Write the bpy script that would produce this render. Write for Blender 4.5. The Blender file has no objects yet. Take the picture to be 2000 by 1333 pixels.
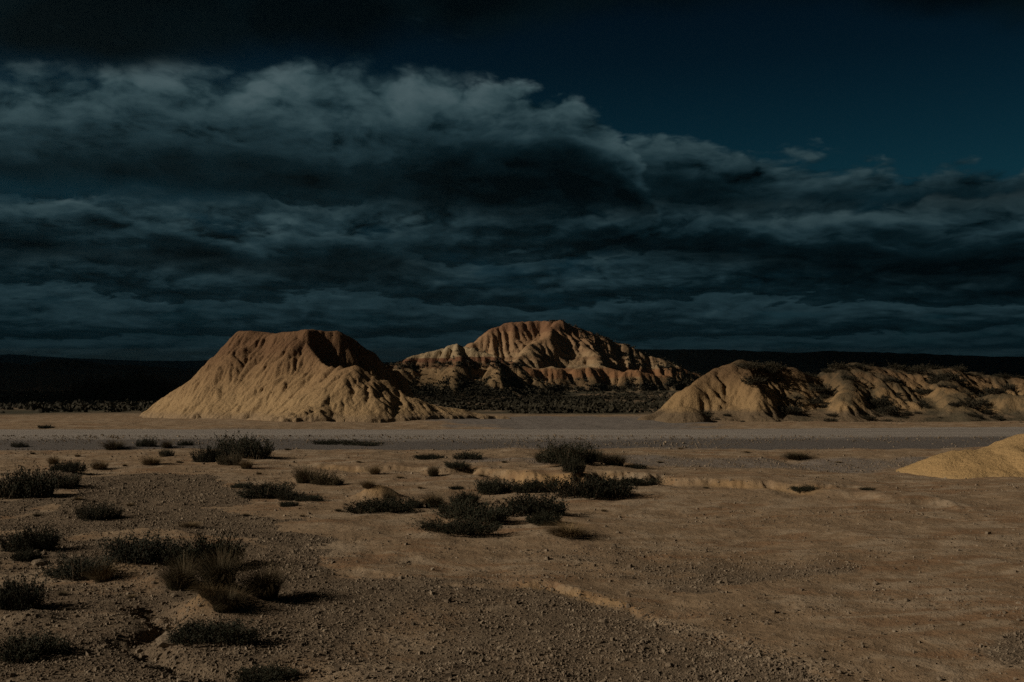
import bpy, math, random
import numpy as np

R = math.radians
scene = bpy.context.scene
col = scene.collection

# ------------------------------------------------------------------ camera
FPX, CX, CY, HORIZON = 1944.0, 1000.0, 666.5, 712.0     # photograph's focal length and horizon in its own pixels
CAMZ = 2.2
cam_data = bpy.data.cameras.new('camera')
cam_data.sensor_width = 36.0
cam_data.lens = 36.0 * FPX / 2000.0
cam_data.clip_start = 0.1
cam_data.clip_end = 60000
cam = bpy.data.objects.new('camera', cam_data)
col.objects.link(cam)
PITCH = math.atan((HORIZON - CY) / FPX)
cam.location = (0, 0, CAMZ)
cam.rotation_euler = (R(90) + PITCH, 0, 0)
scene.camera = cam

# ------------------------------------------------------------------ light
SUN_EL, SUN_FROM = 27.0, -107.0        # elevation; azimuth the light comes from (0 = view direction, negative = left)
SUN_STRENGTH = 4.5
SKY_STRENGTH = 0.10
EXPOSURE = -0.55
sd = (math.sin(R(SUN_FROM)) * math.cos(R(SUN_EL)), math.cos(R(SUN_FROM)) * math.cos(R(SUN_EL)), math.sin(R(SUN_EL)))
sun_data = bpy.data.lights.new('sun', 'SUN')
sun_data.energy = SUN_STRENGTH
sun_data.angle = R(0.5)
sun_data.color = (1.0, 0.87, 0.68)
sun = bpy.data.objects.new('sun', sun_data)
col.objects.link(sun)
from mathutils import Vector
sun.rotation_euler = Vector(sd).to_track_quat('Z', 'Y').to_euler()

vs = scene.view_settings
scene.display_settings.display_device = 'sRGB'
vs.view_transform = 'Standard'
vs.look = 'None'
vs.gamma = 1.0
vs.use_curve_mapping = False
vs.exposure = EXPOSURE
try:
    scene.cycles.use_denoising = False
    scene.cycles.max_bounces = 3
    scene.cycles.diffuse_bounces = 2
    scene.cycles.volume_bounces = 0
    scene.cycles.transparent_max_bounces = 8
except Exception:
    pass

# ---- small node-expression helper
class E:
    """a float socket (or number) with arithmetic that adds Math nodes to a tree"""
    def __init__(s, nt, sock): s.nt, s.s = nt, sock
    def m(s, op, *others, clamp=False):
        n = s.nt.nodes.new('ShaderNodeMath'); n.operation = op; n.use_clamp = clamp
        for i, v in enumerate((s,) + others):
            if isinstance(v, E): s.nt.links.new(v.s, n.inputs[i])
            else: n.inputs[i].default_value = float(v)
        return E(s.nt, n.outputs[0])
    def __add__(s, o): return s.m('ADD', o)
    __radd__ = __add__
    def __mul__(s, o): return s.m('MULTIPLY', o)
    __rmul__ = __mul__
    def __sub__(s, o): return s.m('SUBTRACT', o)
    def __rsub__(s, o): return (s * -1.0) + o
    def __truediv__(s, o): return s.m('DIVIDE', o)
    def sat(s): return s.m('ADD', 0.0, clamp=True)
    def step(s, a, b):
        n = s.nt.nodes.new('ShaderNodeMapRange'); n.interpolation_type = 'SMOOTHSTEP'
        s.nt.links.new(s.s, n.inputs['Value'])
        for k, v in (('From Min', a), ('From Max', b)):
            if isinstance(v, E): s.nt.links.new(v.s, n.inputs[k])
            else: n.inputs[k].default_value = v
        return E(s.nt, n.outputs['Result'])
def comb(nt, x, y, z):
    n = nt.nodes.new('ShaderNodeCombineXYZ')
    for i, v in enumerate((x, y, z)):
        if isinstance(v, E): nt.links.new(v.s, n.inputs[i])
        else: n.inputs[i].default_value = v
    return n.outputs[0]
def noise(nt, vec, scale, detail=5, rough=0.5, dist=0.0, typ='FBM', lac=2.0):
    n = nt.nodes.new('ShaderNodeTexNoise'); n.noise_type = typ
    nt.links.new(vec, n.inputs['Vector'])
    n.inputs['Scale'].default_value = scale; n.inputs['Detail'].default_value = detail
    n.inputs['Roughness'].default_value = rough; n.inputs['Distortion'].default_value = dist
    n.inputs['Lacunarity'].default_value = lac
    return E(nt, n.outputs[0])
def ramp(nt, fac, stops, interp='LINEAR'):
    n = nt.nodes.new('ShaderNodeValToRGB'); n.color_ramp.interpolation = interp
    cr = n.color_ramp
    while len(cr.elements) < len(stops): cr.elements.new(0.5)
    for e, (p, c) in zip(cr.elements, stops):
        e.position = p; e.color = (*c, 1)
    nt.links.new(fac.s, n.inputs[0])
    return n.outputs[0]
def mix(nt, fac, a, b, blend='MIX'):
    n = nt.nodes.new('ShaderNodeMix'); n.data_type = 'RGBA'; n.blend_type = blend
    for sock, v in ((n.inputs[0], fac), (n.inputs[6], a), (n.inputs[7], b)):
        if isinstance(v, E): nt.links.new(v.s, sock)
        elif isinstance(v, (int, float)): sock.default_value = v
        elif isinstance(v, tuple): sock.default_value = (*v, 1)
        else: nt.links.new(v, sock)
    return n.outputs[2]
def fcurve(nt, x, pts, lo, hi, vlo, vhi):
    """piecewise curve y(x): x in lo..hi, y in vlo..vhi, through pts"""
    n = nt.nodes.new('ShaderNodeFloatCurve')
    c = n.mapping.curves[0]
    P = [((a - lo) / (hi - lo), (b - vlo) / (vhi - vlo)) for a, b in pts]
    c.points[0].location = P[0]; c.points[1].location = P[-1]
    for p in P[1:-1]: c.points.new(*p)
    n.mapping.extend = 'HORIZONTAL'
    n.mapping.update()
    t = (x - lo) * (1.0 / (hi - lo))
    nt.links.new(t.s, n.inputs['Value'])
    return E(nt, n.outputs[0]) * (vhi - vlo) + vlo

# ------------------------------------------------------------------ world: sky and its clouds (by direction)
world = bpy.data.worlds.new('World')
scene.world = world
world.cycles.sampling_method = 'MANUAL'
world.cycles.sample_map_resolution = 256
world.use_nodes = True
nt = world.node_tree
nt.nodes.clear()
wout = nt.nodes.new('ShaderNodeOutputWorld')
bg = nt.nodes.new('ShaderNodeBackground')
bg.inputs['Strength'].default_value = SKY_STRENGTH
nt.links.new(bg.outputs[0], wout.inputs[0])
sky = nt.nodes.new('ShaderNodeTexSky')
sky.sky_type = 'NISHITA'
sky.sun_disc = False
sky.sun_elevation = R(SUN_EL)
sky.sun_rotation = R(SUN_FROM)
sky.air_density = 1.0; sky.dust_density = 0.4; sky.ozone_density = 3.0
tc = nt.nodes.new('ShaderNodeTexCoord')
sep = nt.nodes.new('ShaderNodeSeparateXYZ')
nt.links.new(tc.outputs['Generated'], sep.inputs[0])
dx, dy, dz = (E(nt, sep.outputs[i]) for i in range(3))
az = dx.m('ARCTAN2', dy)
hyp = (dx * dx + dy * dy).m('SQRT').m('MAXIMUM', 0.02)
el = dz / hyp                                   # tangent of elevation
SKYK = 1.0
def AZ(px): return math.atan((px - 1000.0) / FPX)
def EL(px, py): return (HORIZON - py) / FPX * math.cos(AZ(px))
def curve(pts):
    P = [(AZ(a), EL(a, b)) for a, b in pts]
    mid = 0.5 * (P[0][1] + P[-1][1])
    P = [(-3.15, mid), (-1.3, P[0][1])] + P + [(1.3, P[-1][1]), (3.15, mid)]
    return fcurve(nt, az, P, -3.15, 3.15, -0.2, 0.6)
# perspective-flattened noise space: thin streaks low down, rounder billows higher up
fl = (el + 0.09).m('MAXIMUM', 0.03)
vy = fl.m('LOGARITHM', 2.718281828)
warp = noise(nt, comb(nt, az * 3.0, vy * 1.6, 0.0), 2.2, 4, 0.55) - 0.5
warp2 = noise(nt, comb(nt, az * 3.0, vy * 1.6, 7.3), 2.2, 4, 0.55) - 0.5
# billow field (rounded heaps with dark creases) and the same field shifted towards the light, for relief
def heaps(x, y, seed):
    n1 = (noise(nt, comb(nt, x, y, seed), 1.0, 1.0, 0.5) - 0.5).m('ABSOLUTE') * 2.0
    n2 = (noise(nt, comb(nt, x * 2.3 + 5.0, y * 2.3, seed + 4.0), 1.0, 1.0, 0.5) - 0.5).m('ABSOLUTE') * 2.0
    n3 = (noise(nt, comb(nt, x * 5.3 + 1.0, y * 5.3, seed + 9.0), 1.0, 3.0, 0.55) - 0.5).m('ABSOLUTE') * 2.0
    return n1 * 0.60 + n2 * 0.42 + n3 * 0.30
bx = az * 7.0 + warp * 0.5
by = vy * 4.6 + warp2 * 0.5
bil = heaps(bx, by, 3.1) + 0.22
bil2 = heaps(bx - 0.13, by + 0.20, 3.1) + 0.22
relief = (bil - bil2) * 1.7                     # + on the lit, upper side of a billow
puff = noise(nt, comb(nt, az * 22.0 + warp * 1.2, vy * 14.0 + warp2 * 1.2, 1.7), 1.0, 6, 0.55) - 0.5
puff2 = noise(nt, comb(nt, az * 22.0 + warp * 1.2 - 0.2, vy * 14.0 + warp2 * 1.2 + 0.3, 1.7), 1.0, 4, 0.5) - 0.5
fine = puff
prel = (puff - puff2) * 1.4
soft_n = noise(nt, comb(nt, az * 6.0 + warp * 0.5, vy * 4.0 + warp2 * 0.5, 12.0), 1.0, 3, 0.5) - 0.5
streak = noise(nt, comb(nt, az * 14.0 + warp * 1.1, vy * 8.5 + warp2 * 0.4, 5.5), 1.0, 5, 0.52)
streak2 = noise(nt, comb(nt, az * 14.0 + warp * 1.1 - 0.07, vy * 8.5 + warp2 * 0.4 + 0.42, 5.5), 1.0, 4, 0.52)
srel = (streak - streak2) * 1.3
# rows of small flat-based cumulus towards the horizon
hx_, hy_ = az * 14.0 + warp * 1.0, vy * 7.0 + warp2 * 0.6
row = heaps(hx_, hy_, 21.0)
row2 = heaps(hx_ - 0.10, hy_ + 0.26, 21.0)
rrel = (row - row2) * 1.2

def cloud_colour(t):
    return ramp(nt, t, [(0.0, (0.006, 0.032, 0.044)), (0.22, (0.044, 0.152, 0.205)), (0.45, (0.19, 0.45, 0.56)),
                        (0.70, (0.50, 0.93, 1.06)), (1.0, (1.20, 1.78, 1.92))])
# clear sky: Nishita graded to the photograph's teal, paler towards the horizon
clear = mix(nt, 1.0, sky.outputs[0], (0.024, 0.104, 0.108), 'MULTIPLY')
hz = (el - 0.02).m('MAXIMUM', 0.0)
deep = ramp(nt, hz * 2.2, [(0.0, (0.75, 0.55, 0.85)), (0.18, (0.9, 0.75, 0.95)), (0.35, (0.9, 0.9, 0.9)), (0.62, (0.36, 0.42, 0.47)), (0.85, (0.14, 0.20, 0.26))])
clear = mix(nt, 1.0, clear, deep, 'MULTIPLY')

# layer 1: low, far strata down to the horizon
l1_top = curve([(0, 350), (400, 350), (700, 345), (1000, 350), (1250, 330), (1500, 345), (1800, 350), (2000, 360)])
a1 = ((l1_top - el) + warp * 0.05 + fine * 0.02).step(-0.004, 0.030)
gap = (streak + fine * 0.25).step(0.26, 0.46)
a1 = a1 * (0.60 + 0.40 * gap).sat()
amp = el.step(-0.01, 0.12) * 0.65 + 0.35
sA = vy * 3.7 + (row - 0.28) * 0.55 + (bil - 0.5) * 0.35 + soft_n * 1.5 + warp * 0.8
tA = sA.m('FRACT')
shelf = tA.step(0.10, 0.85) * (1.0 - tA.step(0.90, 1.0))          # stacked banks: dark flat base, pale lumpy top
t1 = 0.15 + shelf * (0.33 + soft_n * 0.40) * (amp * 0.7 + 0.3) + (rrel * 0.34 + relief * 0.22 + prel * 0.16 + (streak - 0.5) * 0.30) * amp
c = mix(nt, a1, clear, cloud_colour(t1.sat()))

def fade(pts):
    P = [(AZ(a), b) for a, b in pts]
    mid = 0.5 * (P[0][1] + P[-1][1])
    P = [(-3.15, mid), (-1.3, P[0][1])] + P + [(1.3, P[-1][1]), (3.15, mid)]
    return fcurve(nt, az + warp * 0.10 + fine * 0.03, P, -3.15, 3.15, 0.0, 1.0)
def bank(c, top, base, edge=0.016, soft=0.02, warp_amt=0.05, fine_amt=0.035, lift=0.0, contrast=1.0, gain=1.0, dens=1.0, lo=0.05, hi=0.95):
    tp = curve(top); bs = curve(base)
    e = el - warp * warp_amt - fine * fine_amt - (bil - 0.5) * 0.06
    up = (tp - e).step(0.0, edge)
    dn = (el + warp2 * 0.03 - bs).step(-soft, soft)
    th = (tp - bs).m('MAXIMUM', 0.012)
    on = (tp - bs).step(0.004, 0.02)
    t = (e - bs) / th
    prof = t.step(lo, hi)
    thick = (tp - bs).step(0.0, 0.075)
    lit = prof * thick * (0.62 * gain) + (relief * 0.85 + prel * 0.28 + rrel * 0.16 + (bil - 0.5) * 0.60 + soft_n * 0.7) * contrast * (0.18 + 0.82 * prof) + lift
    al = up * dn * on
    if isinstance(dens, list): al = al * fade(dens)
    lit = lit.m('MAXIMUM', 0.0); lit = lit / (1.0 + 0.30 * lit * lit)
    return mix(nt, al, c, cloud_colour(lit.sat()))

# layer 2: left-hand middle bank, right-hand long bank with a dark base, right-hand upper bank
c = bank(c, [(0, 392), (150, 392), (350, 412), (520, 425), (640, 430), (760, 425), (900, 400), (1000, 400), (2000, 400)],
            [(0, 505), (300, 520), (600, 540), (800, 560), (1000, 540), (2000, 540)], lift=0.03, gain=1.15, lo=0.25, dens=[(0, 1), (550, 1), (900, 0.25), (1050, 0), (2000, 0)])
c = bank(c, [(0, 400), (900, 400), (1000, 395), (1150, 385), (1300, 405), (1500, 395), (1700, 385), (1850, 365), (2000, 350)],
            [(0, 500), (900, 500), (1000, 500), (1200, 495), (1400, 510), (1600, 545), (1800, 565), (2000, 570)], lift=0.03, gain=1.25, lo=0.33, dens=[(0, 0), (850, 0), (1050, 0.8), (1250, 1), (2000, 1)])
c = bank(c, [(0, 285), (1180, 285), (1265, 245), (1320, 250), (1450, 262), (1600, 288), (1760, 288), (1900, 292), (2000, 296)],
            [(0, 400), (1180, 400), (1230, 400), (1400, 415), (1600, 405), (1800, 400), (2000, 395)], lift=0.07, gain=0.95, dens=[(0, 0), (1150, 0), (1240, 1), (2000, 1)])
# layer 3: the big left bank with its rounded right-hand end
c = bank(c, [(0, 95), (200, 100), (420, 95), (620, 90), (800, 100), (900, 125), (1000, 150), (2000, 150)],
            [(0, 355), (300, 375), (600, 395), (800, 405), (1000, 410), (2000, 420)], lift=0.10, gain=1.15, edge=0.035, lo=0.10, hi=0.80, dens=[(0, 1), (800, 1), (960, 0.5), (1040, 0), (2000, 0)])
c = bank(c, [(0, 190), (780, 190), (820, 165), (900, 158), (1050, 165), (1150, 200), (1215, 255), (1260, 325), (1310, 405), (2000, 425)],
            [(0, 410), (780, 405), (850, 405), (1000, 430), (1100, 420), (1290, 415), (2000, 430)], lift=0.03, gain=1.35, lo=0.33, hi=0.95, dens=[(0, 0), (720, 0), (860, 1), (2000, 1)])
# layer 4: the black underside of the cloud overhead at the top
e4 = el + warp * 0.06 + fine * 0.02
l4 = curve([(0, 135), (150, 140), (400, 128), (600, 112), (800, 95), (1000, 75), (1150, 45), (1350, 15), (1550, 5), (1700, 25), (1850, 50), (2000, 50)])
a4 = (e4 - l4).step(-0.010, 0.035)
t4 = 0.02 + soft_n * 0.4
c = mix(nt, a4 * 0.96, c, cloud_colour(t4.sat()))
# a few wisps in the clear part
w = noise(nt, comb(nt, az * 5.0 + warp * 1.2, vy * 9.0 + warp2, 9.9), 1.5, 6, 0.6).step(0.62, 0.82) * (el.step(0.20, 0.30)) * 0.35
c = mix(nt, w, c, (0.20, 0.40, 0.50))
nt.links.new(c, bg.inputs['Color'])

# ------------------------------------------------------------------ noise, terrain functions (numpy)
def _hash(ix, iy, seed):
    h = (ix.astype(np.int64) * 374761393 + iy.astype(np.int64) * 668265263 + seed * 1442695041) & 0xffffffff
    h = ((h ^ (h >> 13)) * 1274126177) & 0xffffffff
    h = h ^ (h >> 16)
    return h
def gnoise(x, y, seed=0):
    x = np.asarray(x, float); y = np.asarray(y, float)
    ix = np.floor(x); iy = np.floor(y)
    fx = x - ix; fy = y - iy
    ux = fx * fx * fx * (fx * (fx * 6 - 15) + 10); uy = fy * fy * fy * (fy * (fy * 6 - 15) + 10)
    def g(ox, oy):
        a = _hash(ix + ox, iy + oy, seed) * (2 * math.pi / 4294967296.0)
        return np.cos(a) * (fx - ox) + np.sin(a) * (fy - oy)
    a = g(0, 0); b = g(1, 0); c_ = g(0, 1); d = g(1, 1)
    return (a + ux * (b - a) + uy * (c_ - a) + ux * uy * (a - b - c_ + d)) * 1.5
def fbm(x, y, octaves=4, seed=0, gain=0.5):
    s = 0; a = 1.0; f = 1.0
    for o in range(octaves):
        s = s + a * gnoise(x * f + o * 17.3, y * f - o * 9.1, seed + o)
        a *= gain; f *= 2.03
    return s
def sstep(x, a, b):
    t = np.clip((x - a) / (b - a), 0, 1)
    return t * t * (3 - 2 * t)

# long profile of the land along the view: flat to the road, then falling gently away
_py = np.array([0, 27, 34, 40, 50, 60, 80, 120, 200, 300, 600, 1200, 3000, 8000, 40000], float)
_pz = np.array([0, 0, -0.02, -0.12, -0.45, -0.85, -1.5, -2.6, -4.0, -5.0, -7.0, -9.0, -12.0, -15, -20], float)
_ly = np.linspace(math.log(5), math.log(45000), 3000)
_lz = np.interp(np.exp(_ly), _py, _pz)
_k = np.exp(-0.5 * (np.arange(-60, 61) / 22.0) ** 2); _k /= _k.sum()
_lz = np.convolve(np.pad(_lz, 60, mode='edge'), _k, mode='valid')
def profile(y):
    return np.interp(np.log(np.maximum(y, 5.0)), _ly, _lz)

def ray(px, py):
    u = (px - CX) / FPX; w_ = (CY - py) / FPX
    cp, sp = math.cos(PITCH), math.sin(PITCH)
    return np.array([u, cp - w_ * sp, sp + w_ * cp])
def at(px, py, depth):
    """world point on the sight line of a photograph pixel, at distance depth along the view"""
    d = ray(px, py); t = depth / d[1]
    return (d[0] * t, depth, CAMZ + d[2] * t)
def on_profile(px, py):
    d = ray(px, py)
    lo, hi = 3.0, 20000.0
    for _ in range(60):
        m = math.sqrt(lo * hi)
        if CAMZ + d[2] / d[1] * m > profile(np.array(m)): lo = m
        else: hi = m
    return (d[0] / d[1] * lo, lo)

def poly_dist(x, y, pts):
    """distance to a polyline, signed (+ on its left-hand/far side), with the arc position and segment interpolation"""
    best = np.full(x.shape, 1e9); sgn = np.zeros(x.shape); arc = np.zeros(x.shape); idx = np.zeros(x.shape)
    s0 = 0.0
    for i in range(len(pts) - 1):
        ax, ay = pts[i][:2]; bx, by = pts[i + 1][:2]
        vx, vy_ = bx - ax, by - ay; L2 = vx * vx + vy_ * vy_; L = math.sqrt(L2)
        t = np.clip(((x - ax) * vx + (y - ay) * vy_) / L2, 0, 1)
        qx = x - ax - t * vx; qy = y - ay - t * vy_
        d = np.hypot(qx, qy)
        m = d < best
        best = np.where(m, d, best)
        sgn = np.where(m, np.sign(vx * (y - ay) - vy_ * (x - ax)), sgn)
        arc = np.where(m, s0 + t * L, arc)
        idx = np.where(m, i + t, idx)
        s0 += L
    return best, sgn, arc, idx

def scarp_dist(x, y, pts):
    """signed distance (+ beyond) to a bank whose line runs from left to right, and the position along it"""
    px_ = np.array([p[0] for p in pts]); py_ = np.array([p[1] for p in pts])
    ys = np.interp(x, px_, py_)
    m = (np.interp(x + 0.25, px_, py_) - np.interp(x - 0.25, px_, py_)) / 0.5
    return (y - ys) / np.sqrt(1 + m * m), np.interp(x, px_, np.arange(len(pts)))
G = lambda L: [on_profile(a, b) for a, b in L]
SCARP_MID = G([(560, 905), (640, 912), (700, 919), (780, 917), (860, 926), (920, 922), (970, 931), (1030, 941), (1110, 946), (1180, 938), (1260, 938), (1330, 944), (1430, 950), (1530, 958), (1570, 963), (1660, 957), (1720, 959)])
SCARP_MID_H = [0.02, 0.06, 0.10, 0.08, 0.10, 0.10, 0.13, 0.21, 0.24, 0.20, 0.15, 0.12, 0.10, 0.10, 0.10, 0.05, 0.01]
SCARP_LOW = G([(1560, 965), (1640, 972), (1740, 982), (1830, 986), (1900, 996), (1960, 994)])
SCARP_NEAR = G([(480, 1060), (560, 1088), (640, 1108), (740, 1130), (850, 1146), (980, 1143), (1060, 1149), (1150, 1170), (1230, 1187), (1330, 1225), (1430, 1248), (1500, 1278), (1580, 1315), (1680, 1365), (1800, 1430)])
SCARP_NEAR_H = [0.0, 0.015, 0.03, 0.03, 0.012, 0.035, 0.062, 0.064, 0.058, 0.016, 0.018, 0.02, 0.02, 0.02, 0.02]
GULLY = G([(310, 1196), (325, 1218), (312, 1240), (265, 1252), (285, 1275), (330, 1292), (420, 1318)])
HUMMOCKS = []     # (x, y, radius, height)
for (px, py, wpx, hm) in [(738, 978, 92, .24), (845, 985, 70, .13), (440, 1190, 150, .17), (270, 1120, 150, .08), (1120, 925, 150, .07), (1215, 915, 90, .06),
                          (915, 1015, 120, .07), (880, 1042, 130, .07), (1150, 965, 120, .07), (1040, 1000, 120, .06), (415, 1255, 150, .05), (1100, 1042, 110, .05),
                          (600, 940, 110, .1), (530, 968, 110, .07), (440, 895, 120, .12), (40, 955, 120, .15), (110, 930, 90, .1), (60, 1220, 110, .08), (330, 1140, 120, .08)]:
    x_, y_ = on_profile(px, py)
    HUMMOCKS.append((x_, y_, wpx * y_ / FPX * 0.5, hm))
ROAD_Y0, ROAD_Y1 = 27.0, 33.2
def road_mid(x): return 29.85 + 0.0052 * np.maximum(np.minimum(x, 60), 0) ** 2
def ground_z(x, y):
    x = np.asarray(x, float); y = np.asarray(y, float)
    z = profile(y)
    rd = np.abs(y - road_mid(x))
    calm = sstep(rd, 2.6, 5.0)
    far = sstep(y, 40, 120)
    z = z + calm * (0.07 * fbm(x / 6.5, y / 6.5, 3, 3) * (1 - far) + 0.5 * far * fbm(x / 60, y / 60, 4, 4) * sstep(y, 60, 300))
    near = 1 - sstep(np.hypot(x, y), 45, 90)
    z = z + calm * near * (0.030 * fbm(x / 1.3, y / 1.3, 3, 11) + 0.010 * fbm(x / 0.33, y / 0.33, 3, 15))
    # gentle shoulder up to the road
    z = z + 0.06 * (1 - sstep(rd, 2.0, 4.2))
    m = (np.hypot(x, y) < 40)
    if np.any(m):
        xs, ys = x[m], y[m]; dz_ = np.zeros(xs.shape)
        wob = 0.22 * fbm(xs / 0.7, ys / 0.7, 5, 31, 0.62)
        d, i = scarp_dist(xs, ys, SCARP_MID)
        h = np.interp(i, np.arange(len(SCARP_MID_H)), SCARP_MID_H)
        sd_ = d + wob
        dz_ += h * sstep(sd_, -0.08, 0.16) * np.exp(-np.maximum(sd_, 0) / 2.2)
        dz_ -= 0.25 * h * np.exp(-(sd_ / 0.5) ** 2) * (0.5 + gnoise(xs * 2.2, xs * 0, 5))
        d, i = scarp_dist(xs, ys, SCARP_LOW)
        e = np.sin(np.clip(i / (len(SCARP_LOW) - 1), 0, 1) * math.pi)
        sd_ = d + wob
        dz_ += 0.10 * e * sstep(sd_, -0.25, 0.25) * np.exp(-np.maximum(sd_, 0) / 1.5)
        d, i = scarp_dist(xs, ys, SCARP_NEAR)
        h = np.interp(i, np.arange(len(SCARP_NEAR_H)), SCARP_NEAR_H)
        sd_ = d + 0.5 * wob
        dz_ += h * sstep(sd_, -0.02, 0.08) * np.exp(-np.maximum(sd_, 0) / 1.6)
        d, s, a, i = poly_dist(xs, ys, GULLY)
        dz_ -= 0.10 * np.exp(-((d + 0.4 * wob) / 0.14) ** 2)
        for hx, hy, hr, hh in HUMMOCKS:
            q = np.hypot((xs - hx), (ys - hy)) / hr + wob * 0.8
            dz_ += hh * np.exp(-np.maximum(q, 0) ** 2 * 1.6)
        # hollow with grass on the right
        hx, hy = on_profile(1562, 897)
        dz_ -= 0.12 * np.exp(-(((xs - hx) / 0.45) ** 2 + ((ys - hy) / 0.8) ** 2))
        z = z.copy(); z[m] += dz_
    return z
def on_ground(px, py):
    d = ray(px, py); d = d / d[1]
    ts = np.exp(np.linspace(math.log(4.5), math.log(60), 900))
    zz = ground_z(d[0] * ts, ts)
    hit = np.nonzero(CAMZ + d[2] * ts < zz)[0]
    t = ts[hit[0]] if len(hit) else ts[-1]
    return d[0] * t, t, float(ground_z(np.array([d[0] * t]), np.array([t]))[0])

# ------------------------------------------------------------------ mesh helpers
def mesh_np(name, verts, faces, attrs=None, smooth=True):
    me = bpy.data.meshes.new(name)
    verts = np.ascontiguousarray(verts, dtype=np.float32); faces = np.ascontiguousarray(faces, dtype=np.int32)
    nv, (nf, k) = len(verts), faces.shape
    me.vertices.add(nv); me.vertices.foreach_set('co', verts.ravel())
    me.loops.add(nf * k); me.loops.foreach_set('vertex_index', faces.ravel())
    me.polygons.add(nf)
    me.polygons.foreach_set('loop_start', np.arange(0, nf * k, k, dtype=np.int32))
    me.polygons.foreach_set('loop_total', np.full(nf, k, dtype=np.int32))
    me.polygons.foreach_set('use_smooth', np.full(nf, smooth, dtype=bool))
    for an, av in (attrs or {}).items():
        at_ = me.attributes.new(an, 'FLOAT', 'POINT')
        at_.data.foreach_set('value', np.ascontiguousarray(av, dtype=np.float32))
    me.update(calc_edges=True)
    return me
def add(name, me, mat=None, parent=None, loc=(0, 0, 0), **props):
    o = bpy.data.objects.new(name, me)
    col.objects.link(o)
    if mat is not None and me is not None and not me.materials: me.materials.append(mat)
    o.parent = parent
    o.location = loc
    for k, v in props.items(): o[k] = v
    return o
def grid_faces(ny, nx):
    i = np.arange(ny * nx).reshape(ny, nx)
    return np.stack([i[:-1, :-1], i[:-1, 1:], i[1:, 1:], i[1:, :-1]], -1).reshape(-1, 4)

# ------------------------------------------------------------------ materials
def new_mat(name, rough=0.95, spec=0.15):
    m = bpy.data.materials.new(name); m.use_nodes = True
    t = m.node_tree
    b = t.nodes['Principled BSDF']
    b.inputs['Roughness'].default_value = rough
    b.inputs['Specular IOR Level'].default_value = spec
    return m, t, b
def objvec(t):
    n = t.nodes.new('ShaderNodeTexCoord'); return n.outputs['Object']
def attr(t, name):
    n = t.nodes.new('ShaderNodeAttribute'); n.attribute_name = name
    return E(t, n.outputs['Fac'])
def bump(t, height, strength, distance, prev=None):
    n = t.nodes.new('ShaderNodeBump')
    n.inputs['Strength'].default_value = strength; n.inputs['Distance'].default_value = distance
    t.links.new(height.s, n.inputs['Height'])
    if prev is not None: t.links.new(prev, n.inputs['Normal'])
    return n.outputs[0]

def ground_material():
    m, t, b = new_mat('dry_earth')
    v = objvec(t)
    big = noise(t, v, 0.35, 5, 0.6)
    med = noise(t, v, 1.7, 6, 0.62, 0.6)
    mp = t.nodes.new('ShaderNodeMapping'); mp.inputs['Scale'].default_value = (0.6, 2.2, 1)
    t.links.new(v, mp.inputs['Vector'])
    lay = noise(t, mp.outputs[0], 1.1, 6, 0.6, 0.8)
    fine_ = noise(t, v, 14, 5, 0.65)
    grit = noise(t, v, 75, 3, 0.6)
    c0 = ramp(t, (med * 0.6 + fine_ * 0.4), [(0.30, (0.150, 0.100, 0.060)), (0.5, (0.250, 0.176, 0.112)), (0.66, (0.330, 0.245, 0.165))])
    red = (lay + (big - 0.5) * 0.5 + (fine_ - 0.5) * 0.3).step(0.52, 0.64) * 0.55
    c1 = mix(t, red, c0, (0.205, 0.112, 0.058))
    pale = (med * 0.5 + big * 0.5 + (lay - 0.5) * -0.6).step(0.50, 0.62) * 0.65
    c1 = mix(t, pale, c1, (0.325, 0.252, 0.180))
    gr = attr(t, 'gravel')
    gcol = ramp(t, grit * 0.6 + fine_ * 0.4, [(0.32, (0.058, 0.044, 0.031)), (0.5, (0.124, 0.093, 0.065)), (0.68, (0.205, 0.160, 0.112))])
    c2 = mix(t, (gr + (fine_ - 0.5) * 0.6 + (med - 0.5) * 0.5).step(0.3, 0.7) * 0.85, c1, gcol)
    gy = attr(t, 'grey')
    c3 = mix(t, (gy + (med - 0.5) * 0.35 * gy).sat(), c2, ramp(t, grit * 0.5 + fine_ * 0.5, [(0.35, (0.115, 0.102, 0.095)), (0.65, (0.215, 0.195, 0.185))]))
    och = attr(t, 'ochre')
    c4 = mix(t, (och + (fine_ - 0.5) * 0.4 * och).sat(), c3, (0.335, 0.212, 0.100))
    sc = attr(t, 'scrub')
    c5 = mix(t, sc, c4, ramp(t, med, [(0.35, (0.030, 0.031, 0.020)), (0.6, (0.065, 0.056, 0.036)), (0.75, (0.13, 0.10, 0.06))]))
    t.links.new(c5, b.inputs['Base Color'])
    vor = t.nodes.new('ShaderNodeTexVoronoi'); vor.feature = 'F1'; vor.inputs['Scale'].default_value = 26
    t.links.new(v, vor.inputs['Vector'])
    peb = (1.0 - E(t, vor.outputs['Distance'])) * (gr * 0.8 + 0.2)
    n1 = bump(t, med, 0.5, 0.10)
    n2 = bump(t, fine_, 0.7, 0.030, n1)
    n3 = bump(t, grit + peb * 0.9, 0.8, 0.010, n2)
    t.links.new(n3, b.inputs['Normal'])
    return m
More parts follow.
